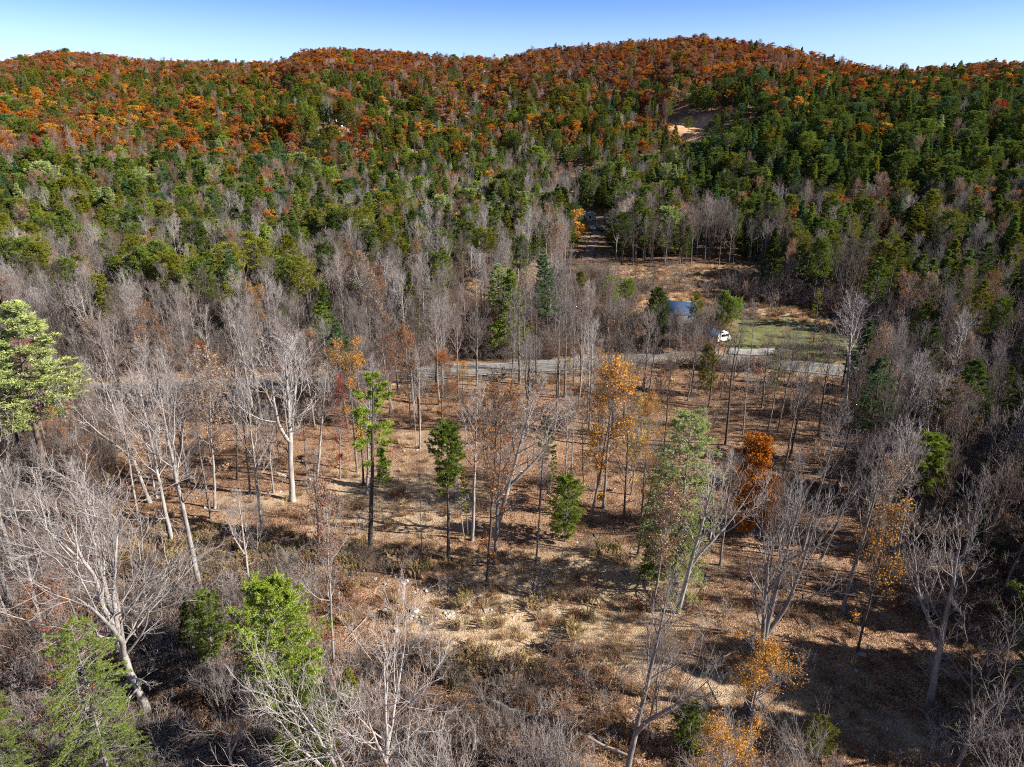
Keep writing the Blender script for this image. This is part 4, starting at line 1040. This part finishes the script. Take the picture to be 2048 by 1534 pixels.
BR = [brush_proto(1, 16, 2.0), brush_proto(2, 12, 2.6, spread=0.35), brush_proto(3, 16, 1.5, 220, 0.12), brush_proto(4, 10, 3.4, spread=0.25, thick=1.4), brush_proto(5, 14, 1.2, 420, 0.11, spread=0.8)]
GR = [grass_proto(11), grass_proto(12, 120, 0.5, 0.5), grass_proto(13, 70, 0.95, 0.3)]
FE = [feather_proto(21), feather_proto(22, 900, 1.7)]
RK = [bpy.data.objects.new("rock_source", rock_mesh(30 + i, 0.5)) for i in range(4)]
def sample_px(n, x0, x1, y0, y1, wfn, jit=None):
    """random ground points whose density follows wfn(px, py)"""
    c, s = cp(); P = []
    while len(P) < n:
        k = n * 3; X = RNG.uniform(-150, 150, k); Y = RNG.uniform(30, 300, k); Z = height(X, Y)
        px, py, dep = project(X, Y, Z)
        ok = (px > x0) & (px < x1) & (py > y0) & (py < y1)
        X, Y, Z, px, py = X[ok], Y[ok], Z[ok], px[ok], py[ok]
        w = wfn(px, py, X, Y); kk = RNG.random(len(X)) < w
        kk &= dist_poly(X, Y, ROAD) > 4.5; kk &= dist_poly(X, Y, DRV) > 3
        P += list(zip(X[kk], Y[kk], Z[kk]))
    return np.array(P[:n])
def g2(px, py, cx, cy, sx, sy): return np.exp(-((px - cx) / sx) ** 2 - ((py - cy) / sy) ** 2)
def w_brush(px, py, X, Y):
    w = 0.7 * sstep(1270, 1420, py) * sstep(1300, 1000, px) + 0.16 * sstep(1430, 1520, py)
    w = np.maximum(w, 0.85 * sstep(1080, 1180, py) * sstep(760, 560, px))
    w = np.maximum(w, 0.8 * sstep(300, 200, px)); w = np.maximum(w, 0.5 * sstep(1720, 1850, px) * (py < 1230))
    line = np.abs(py - np.interp(px, [250, 450, 640, 800, 960, 1100], [1090, 1085, 1110, 1140, 1190, 1230]))
    w = np.maximum(w, 0.3 * np.exp(-(line / 14) ** 2) * (px > 230) * (px < 1080))
    w = w * (1 - 0.9 * g2(px, py, 800, 1005, 180, 62)) * (1 - 0.9 * g2(px, py, 1080, 1220, 240, 85))
    w = np.maximum(w, 0.015 + 0.02 * (px > 1150) * (py > 1200))
    return np.clip(w * (0.6 + 0.6 * ridge_noise(X, Y, 9, 4.0)), 0, 1)
def put(name, P, protos, s0, s1, label, tints, barks, flat=1.0):
    n = len(P); s = RNG.uniform(s0, s1, (n, 1)); t = np.array(tints)[RNG.integers(0, len(tints), n)] * RNG.uniform(0.75, 1.25, (n, 1)); b = np.array(barks)[RNG.integers(0, len(barks), n)]
    rot = np.stack([RNG.normal(0, 0.08, n), RNG.normal(0, 0.08, n), RNG.uniform(0, 6.28, n)], -1)
    return scatter(name, P, rot, np.concatenate([s, s, s * flat], 1), RNG.integers(0, len(protos), n), protos, label, {'tint': t, 'bark': b})
T_ = TINTS; B_ = BARKS
put("brush", sample_px(3600, -150, 2200, 990, 1620, w_brush), BR + [BR[2], BR[4], BR[4]], 0.6, 1.35, "tangled leafless brush and brambles on the near slope", [T_['copper'], (0.42, 0.18, 0.08), T_['tan'], T_['copper']], [B_['pinkish'], B_['grey'], B_['pale'], B_['pale'], B_['brown']])
def w_under(px, py, X, Y):
    w = np.where(py < 745, 0.5, np.where((px < 250) | (px > 1700), 0.5, np.where(px < 760, 0.22, 0.06)))
    w = np.where((py > 850) & (px > 250) & (px < 1600), 0.02, w)
    for poly in (LAWN, LAWN_DRY, MEADOW, MEADOW2, MEADOW3): w = np.where(in_poly(px, py, poly), 0.015, w)
    return w * (0.7 + 0.5 * ridge_noise(X, Y, 14, 1.0))
put("undergrowth", sample_px(6000, -200, 2400, 545, 1000, w_under), BR, 1.0, 2.4, "dark leafless undergrowth beneath the valley trees", [T_['brown'], T_['rust'], T_['copper']], [B_['brown'], B_['dark'], B_['pinkish'], B_['grey']])
def w_weed(px, py, X, Y):
    w = 1.0 * g2(px, py, 440, 1130, 170, 34) + 0.35 * g2(px, py, 850, 1140, 60, 9) + 0.35 * g2(px, py, 960, 1340, 120, 22) + 0.3 * g2(px, py, 1230, 1110, 60, 9) + 0.04 * g2(px, py, 1000, 1240, 180, 30)
    w = w * (ridge_noise(X, Y, 8, 2.5) > -0.2)
    return w
put("tall_weeds", sample_px(620, 200, 1400, 1060, 1400, w_weed), FE, 0.5, 1.0, "feathery tan weeds massed along the stony bank", [(0.62, 0.44, 0.26), (0.50, 0.40, 0.18), (0.60, 0.46, 0.25)], [B_['pinkish'], B_['pale']])
def w_grass(px, py, X, Y):
    w = 0.10 + 0.6 * g2(px, py, 1100, 1230, 260, 80) + 0.35 * g2(px, py, 760, 1020, 160, 60) + 0.3 * (py > 1300) * (px > 1100)
    for poly in (MEADOW, MEADOW2, MEADOW3, LAWN_DRY): w = np.where(in_poly(px, py, poly), 1.0, w)
    return w * (0.5 + 0.7 * ridge_noise(X, Y, 7, 8.0))
put("dry_grass", sample_px(9000, -100, 2150, 530, 1600, w_grass), GR, 0.5, 1.1, "tufts of straw coloured grass over the clearing and meadow", [(0.68, 0.52, 0.32), (0.6, 0.42, 0.25), (0.45, 0.3, 0.17), (0.5, 0.3, 0.18)], [B_['grey']])
def w_rock(px, py, X, Y):
    line = np.abs(py - np.interp(px, [250, 450, 640, 800, 960, 1100], [1082, 1090, 1112, 1160, 1210, 1230]))
    return 0.8 * np.exp(-(line / 14) ** 2) * (px > 250) * (px < 1060) + 0.8 * g2(px, py, 900, 1225, 110, 26) + 0.012
put("rubble", sample_px(520, 0, 2048, 900, 1534, w_rock), RK, 0.14, 0.6, "pale broken stones strewn along the bank", [(0.4, 0.4, 0.4)], [B_['grey']], 0.8)

def stick_proto(seed):
    rng = np.random.default_rng(seed); b = Buf(); L = 2.6; t = np.linspace(-0.5, 0.5, 6)
    P = np.stack([t * L, np.cumsum(rng.normal(0, 0.07, 6)), 0.06 + 0 * t], -1)[None]; Rd = np.linspace(0.05, 0.015, 6)[None]; tubes(b, P, Rd, 4, 1)
    P1, R1 = grow(rng, P, Rd, 5, 0.2, 1.0, 0.9, 0.6, lambda tt, g: 0.8 + 0 * tt, 4, 0.02, 0.15, 0.5, 0.012); tubes(b, P1, R1, 3, 1)
    return bpy.data.objects.new("stick_source", b.mesh("stick", [M['bark'], M['twig'], M['leaf']]))
put("fallen_branches", sample_px(520, -50, 2150, 800, 1600, lambda px, py, X, Y: 0.35 + 0.65 * (py > 1080)), [stick_proto(51), stick_proto(52), stick_proto(53)], 0.5, 1.7, "grey fallen branches littering the clearing and brush", [T_['tan']], [B_['pale'], B_['grey'], B_['pale']])

# ------------------------------------------------------------------ logs, boulders, stump
def log_thing(name, p0, p1, r, stubs, label, cat, bark):
    a = np.array(px_ground(*p0)); b = np.array(px_ground(*p1)); L = np.linalg.norm(b - a); rng = np.random.default_rng(int(p0[0]))
    K = 12; t = np.linspace(0, 1, K)[:, None]; P = a + (b - a) * t; P[:, 2] = height(P[:, 0], P[:, 1]) + r * 1.3 + rng.normal(0, 0.03, K) + 0.5 * t[:, 0] * (stubs > 3)
    P[1:-1, :2] += rng.normal(0, 0.08, (K - 2, 2)); org = P[0].copy(); P = P - org
    rad = r * np.linspace(1, 0.45, K)
    e = bpy.data.objects.new(name, None); COL.objects.link(e); e.location = org; setp(e, label, cat)
    B = Buf(); tubes(B, P[None], rad[None], 8, 0); o = link("trunk", B.mesh(name, [M['bark'], M['twig']], True), e); o['bark'] = bark; o['tint'] = [.3, .2, .1]
    if stubs:
        B2 = Buf(); P1, R1 = grow(rng, P[None], rad[None], stubs, 0.25, 1.0, 0.9, 0.7, lambda tt, g: L * 0.16 * (1 - 0.3 * tt), 5, 0.08, 0.15, 0.35, 0.02); tubes(B2, P1, R1, 4, 1)
        P2, R2 = grow(rng, P1, R1, 4, 0.3, 1.0, 0.8, 0.5, lambda tt, g: L * 0.06 + 0 * tt + np.zeros((len(P1), 1)), 4, 0.05, 0.2, 0.6, 0.012); tubes(B2, P2, R2, 3, 1)
        o = link("branches", B2.mesh(name + "_limbs", [M['bark'], M['twig']]), e); o['bark'] = bark; o['tint'] = [.3, .2, .1]
log_thing("fallen_log", (972, 1402), (1262, 1530), 0.24, 7, "long grey fallen trunk lying in the brush at the bottom", "fallen log", [1.0, 0.95, 0.9])
log_thing("fallen_log", (1010, 1398), (1050, 1452), 0.11, 3, "short grey limb crossed behind the long fallen trunk", "fallen log", [0.8, 0.75, 0.7])
log_thing("fallen_log", (1530, 1215), (1630, 1205), 0.10, 4, "white fallen bough on the striped slope behind the large forked tree", "fallen log", [1.0, 1.0, 1.0])
log_thing("fallen_log", (640, 1238), (710, 1190), 0.12, 3, "pale broken limb lying across the rusty brush", "fallen log", [1, .95, .9])
log_thing("fallen_log", (560, 1082), (640, 1060), 0.10, 2, "small pale log on the leaf litter above the stony bank", "fallen log", [.9, .85, .8])
for i, (x, y, s, lb) in enumerate([(1725, 1312, 0.45, "white boulder alone on the shady slope beside the peach leaved tree"), (1010, 1106, 0.35, "pale stone right of the leaning trio's feet"), (790, 1262, 0.5, "white rock at the near end of the stony bank"), (830, 1225, 0.55, "largest pale rock in the middle of the rubble"),
        (560, 985, 0.3, "flat white stone on the leaf litter of the clearing"), (770, 1222, 0.4, "pale rock at the rubble's west end"), (905, 1212, 0.4, "pale rock at the rubble's east end"), (420, 1092, 0.45, "grey white rock in front of the leaning pale tree"), (332, 1098, 0.45, "white rock under the twin trunks by the brush")]):
    p = px_ground(x, y); o = link("boulder", rock_mesh(60 + i, 1.0)); o.location = (p[0], p[1], p[2] + s * 0.3); o.scale = (s, s * 0.9, s * 0.85); o.rotation_euler = (0, 0, i)
    setp(o, lb, "boulder", "loose boulders on the slope")
def root_mass():
    p = px_ground(1098, 1296); e = bpy.data.objects.new("root_mass", None); COL.objects.link(e); e.location = p; setp(e, "dark upturned root mass with twigs in the dry grass", "stump")
    B = Buf(); rng = np.random.default_rng(5); P, Rd = trunk_line(rng, 1.1, 5, 0.05, 0.3, 0.5, 0.25); tubes(B, P, Rd, 9, 0)
    o = link("stump", B.mesh("stump", [M['bark'], M['twig']], True), e); o['bark'] = BARKS['dark']; o['tint'] = [.3, .2, .1]
    B = Buf(); P1, R1 = grow(rng, P, Rd, 22, 0.1, 1.0, 1.3, 0.9, lambda t, g: 1.5 + 0 * t, 5, 0.03, 0.3, 0.14, 0.025); tubes(B, P1, R1, 4, 1)
    P2, R2 = grow(rng, P1, R1, 4, 0.3, 1, 0.9, 0.5, lambda t, g: 0.6 + 0 * t + np.zeros((len(P1), 1)), 4, 0, 0.3, 0.6, 0.01); tubes(B, P2, R2, 3, 1)
    o = link("roots", B.mesh("roots", [M['bark'], M['twig']]), e); o['bark'] = BARKS['dark']; o['tint'] = [.3, .2, .1]
root_mass()

# ------------------------------------------------------------------ buildings and vehicles
def box(B, x0, x1, y0, y1, z0, z1, mi=0):
    V = np.array([[x, y, z] for z in (z0, z1) for y in (y0, y1) for x in (x0, x1)], float)
    F = np.array([[0, 2, 3, 1], [4, 5, 7, 6], [0, 1, 5, 4], [2, 6, 7, 3], [0, 4, 6, 2], [1, 3, 7, 5]]); B.add(V, F, mi)
def part(name, parent, material, fn):
    B = Buf(); fn(B); return link(name, B.mesh(name, [material]), parent)
def gable_walls(B, w, d, z0, z1, zr):
    """ridge runs along y; gables face -y and +y"""
    V = np.array([[-w, -d, z0], [w, -d, z0], [w, -d, z1], [0, -d, zr], [-w, -d, z1], [-w, d, z0], [w, d, z0], [w, d, z1], [0, d, zr], [-w, d, z1]], float)
    B.add(V, np.array([[0, 1, 2, 4], [1, 6, 7, 2], [6, 5, 9, 7], [5, 0, 4, 9]]), 0); B.add(V.copy(), np.array([[4, 2, 3], [7, 9, 8]]), 0)
def gable_roof(B, w, d, z1, zr, th=0.22, over=0.7):
    sl = (zr - z1) / w; we = w + over; ze = zr - sl * we; de = d + over
    for s in (-1, 1):
        V = np.array([[0, -de, zr], [s * we, -de, ze], [s * we, de, ze], [0, de, zr], [0, -de, zr + th], [s * we, -de, ze + th], [s * we, de, ze + th], [0, de, zr + th]], float) + np.array([0, 0, 0.03])
        B.add(V, np.array([[0, 1, 2, 3], [4, 7, 6, 5], [0, 4, 5, 1], [1, 5, 6, 2], [2, 6, 7, 3], [3, 7, 4, 0]]), 0)
M['logwood'] = plain("stained_log_wall", (0.20, 0.075, 0.035), var=0.35, scale=1.5); M['darkroof'] = plain("dark_shingle", (0.035, 0.04, 0.042)); M['redwood'] = plain("deck_wood", (0.33, 0.12, 0.06))
M['glass'] = plain("window_glass", (0.02, 0.025, 0.03), 0.1); M['stone'] = plain("stone_base", (0.35, 0.32, 0.29), var=0.35); M['white'] = plain("white_paint", (0.8, 0.8, 0.79), 0.6, var=0.05)
M['blueroof'] = plain("blue_metal_roof", (0.055, 0.10, 0.19), 0.5, 0.1, 0.1); M['siding'] = plain("grey_siding", (0.38, 0.39, 0.41)); M['tyre'] = plain("rubber", (0.02, 0.02, 0.02)); M['chrome'] = plain("metal_trim", (0.5, 0.5, 0.5), 0.3, 0.8)
M['carblue'] = plain("blue_grey_paint", (0.16, 0.22, 0.30), 0.3, 0.1, 0.05); M['green'] = plain("pale_green_metal", (0.30, 0.38, 0.33), 0.5); M['lamp'] = plain("lamp_glass", (0.7, 0.68, 0.6), 0.2)
def root(name, p, rz, label, cat):
    e = bpy.data.objects.new(name, None); COL.objects.link(e); e.location = p; e.rotation_euler = (0, 0, rz); setp(e, label, cat); return e
def facing(p): return -math.atan2(p[0], p[1])
def windows(e, specs):
    for (x0, x1, y, z0, z1) in specs:
        f = part("window", e, M['redwood'], lambda B: box(B, x0 - 0.12, x1 + 0.12, y - 0.10, y + 0.02, z0 - 0.12, z1 + 0.12))
        B = Buf(); box(B, x0, x1, y - 0.13, y - 0.06, z0, z1); link("pane", B.mesh("pane", [M['glass']]), f)
def cabin():
    e = root("log_cabin", CABIN + np.array([0, 0, 1.2]), facing(CABIN) + 0.25, "dark roofed log cabin with a raised deck on the orange hillside", "house")
    w, d = 6.0, 6.5
    part("basement", e, M['stone'], lambda B: box(B, -w + 0.3, w - 0.3, -d + 0.4, d, -1.5, 3.0))
    part("wall", e, M['logwood'], lambda B: gable_walls(B, w, d, 3.003, 6.0, 11.2))
    part("roof", e, M['darkroof'], lambda B: gable_roof(B, w, d, 6.0, 11.2, over=1.3))
    for s in (-1, 1):
        wing = part("wing", e, M['logwood'], lambda B: box(B, *(sorted((s * 6.05, s * 11.0))), -2, 5.5, -1.0, 5.6))
        B = Buf()
        V = np.array([[s * 5.6, -2.8, 8.2], [s * 12, -2.8, 5.5], [s * 12, 6.2, 5.5], [s * 5.6, 6.2, 8.2]], float); V2 = V + np.array([0, 0, 0.25])
        B.add(np.concatenate([V, V2]), np.array([[0, 1, 2, 3], [4, 7, 6, 5], [0, 4, 5, 1], [1, 5, 6, 2], [2, 6, 7, 3], [3, 7, 4, 0]]), 0)
        link("wing_roof", B.mesh("wing_roof", [M['darkroof']]), wing)
    part("deck", e, M['redwood'], lambda B: box(B, -8, 8, -d - 3.6, -d - 0.01, 2.7, 2.98))
    for x in (-7.6, -2.6, 2.6, 7.6): part("deck_post", e, M['redwood'], lambda B: box(B, x - 0.16, x + 0.16, -d - 3.4, -d - 3.08, -3.0, 2.69))
    def rail(B):
        box(B, -8, 8, -d - 3.6, -d - 3.45, 3.9, 4.0)
        for k in range(41): box(B, -8 + k * 0.398, -7.92 + k * 0.398, -d - 3.56, -d - 3.5, 2.99, 3.89)
    part("railing", e, M['redwood'], rail)
    windows(e, [(-4.6, -2.6, -d, 3.6, 5.6), (-1.9, -0.2, -d, 3.6, 5.8), (0.2, 1.9, -d, 3.6, 5.8), (2.6, 4.6, -d, 3.6, 5.6), (-1.8, -0.2, -d, 6.6, 8.6), (0.2, 1.8, -d, 6.6, 8.6)])
    part("chimney", e, M['stone'], lambda B: (box(B, 3.2, 4.6, 1, 2.4, 6.5, 11.6), box(B, 3.05, 4.75, 0.85, 2.55, 11.603, 11.9)))
    part("trim_board", e, M['white'], lambda B: box(B, 6.2, 8.4, -d - 0.25, -d - 0.05, 4.2, 6.0))
    e.scale = (0.6, 0.6, 0.6)
cabin()
def small_house(name, p, w, d, h, hr, wallm, roofm, rz, label, cat, win):
    e = root(name, p + np.array([0, 0, 0.05]), rz, label, cat)
    part("wall", e, wallm, lambda B: gable_walls(B, w, d, -0.6, h, hr)); part("roof", e, roofm, lambda B: gable_roof(B, w, d, h, hr, 0.15, 0.5))
    windows(e, win)
    part("door", e, M['white'], lambda B: box(B, w * 0.45, w * 0.45 + 0.9, -d - 0.06, -d + 0.02, 0.0, 2.1)); return e
small_house("farmhouse", BLUE, 2.9, 4.0, 4.0, 6.2, M['siding'], M['blueroof'], 1.25, "grey house with a blue metal roof half hidden behind trees above the road", "house", [(-2.3, -1.4, -4.0, 1.0, 2.1), (-0.7, 0.2, -4.0, 1.0, 2.1), (-1.2, -0.3, -4.0, 3.0, 4.0), (0.5, 1.3, -4.0, 3.0, 4.0)])
small_house("shed", SHED, 1.6, 2.0, 2.0, 2.9, M['white'], M['blueroof'], 0.5, "small white shed with a blue roof at the lawn's left end", "shed", [(-1.1, -0.4, -2.0, 0.9, 1.6)])
small_house("trailer_home", TRAILER, 2.4, 6.5, 2.9, 3.7, M['white'], M['green'], 1.3, "long pale trailer home among trees left of the upper dirt track", "house", [(-1.4, -0.4, -6.5, 1.0, 2.0)])
small_house("garage", VAN + np.array([-2.0, 3, 0]), 1.9, 2.6, 2.6, 3.5, M['white'], M['green'], 0.1, "narrow white outbuilding at the top of the dirt track", "outbuilding", [(-1.2, -0.5, -2.6, 1.0, 1.9)])

def vehicle(name, p, rz, paint, label, cat, L=5.2, W=1.95, truck=True):
    e = root(name, p + np.array([0, 0, 0.16]), rz, label, cat)
    if truck: prof = [(-L / 2, 0.45), (-L / 2, 1.05), (-0.35, 1.08), (-0.25, 1.8), (1.0, 1.8), (1.55, 1.12), (L / 2 - 0.1, 1.0), (L / 2, 0.75), (L / 2, 0.45)]
    else: prof = [(-L / 2, 0.45), (-L / 2, 2.3), (L / 2 - 1.2, 2.35), (L / 2 - 0.5, 1.3), (L / 2, 1.1), (L / 2, 0.45)]
    n = len(prof); w = W / 2
    B = Buf(); V = np.array([[x, s * (w if z < 1.2 else w * 0.88), z] for s in (-1, 1) for x, z in prof], float)
    F = np.array([[i, (i + 1) % n, n + (i + 1) % n, n + i] for i in range(n)]); B.add(V, F, 0)
    B.add(V.copy(), np.array([list(range(n))[::-1], list(range(n, 2 * n))]), 0)
    link("body", B.mesh("body", [paint]), e)
    if truck: part("window", e, M['glass'], lambda B: (box(B, -0.15, 0.95, -w * 0.91, w * 0.91, 1.2, 1.68)))
    else: part("window", e, M['glass'], lambda B: (box(B, -L / 4, L / 4, -w * 0.92, w * 0.92, 1.4, 2.0)))
    for x in (-L / 2 + 1.0, L / 2 - 1.0):
        for s in (-1, 1):
            B = Buf(); P = np.array([[[x, s * (w - 0.12), 0.36], [x, s * (w + 0.06), 0.36]]]); tubes(B, P, np.full((1, 2), 0.37), 16, 0)
            c = np.array([[x, s * (w + 0.06), 0.36]]); th = np.arange(16) * 2 * np.pi / 16
            for yy in (w + 0.06, w - 0.12):
                B.add(np.stack([x + 0.37 * np.cos(th), np.full(16, s * yy), 0.36 + 0.37 * np.sin(th)], -1), np.arange(16)[None], 0)
            t = link("wheel", B.mesh("wheel", [M['tyre']]), e)
    for s in (-1, 1): part("headlight", e, M['lamp'], lambda B: box(B, L / 2 - 0.03, L / 2 + 0.02, s * 0.7 - 0.16, s * 0.7 + 0.16, 0.72, 0.88))
    return e
vehicle("pickup_truck", TRUCK, -1.2, M['carblue'], "blue grey pickup truck parked at the top of the dirt track", "truck")
vehicle("camper_van", CAMP, 0.4, M['white'], "white van parked beside the shed on the lawn edge", "van", 4.2, 1.8, False)
vehicle("pickup_truck", TRUCK + np.array([-3.6, 3.0, 0.0]), -1.5, M['white'], "white pickup truck parked just behind the blue grey one", "truck")
print("done", round(_t.time() - _t0, 1), "objects", len(SC.objects))
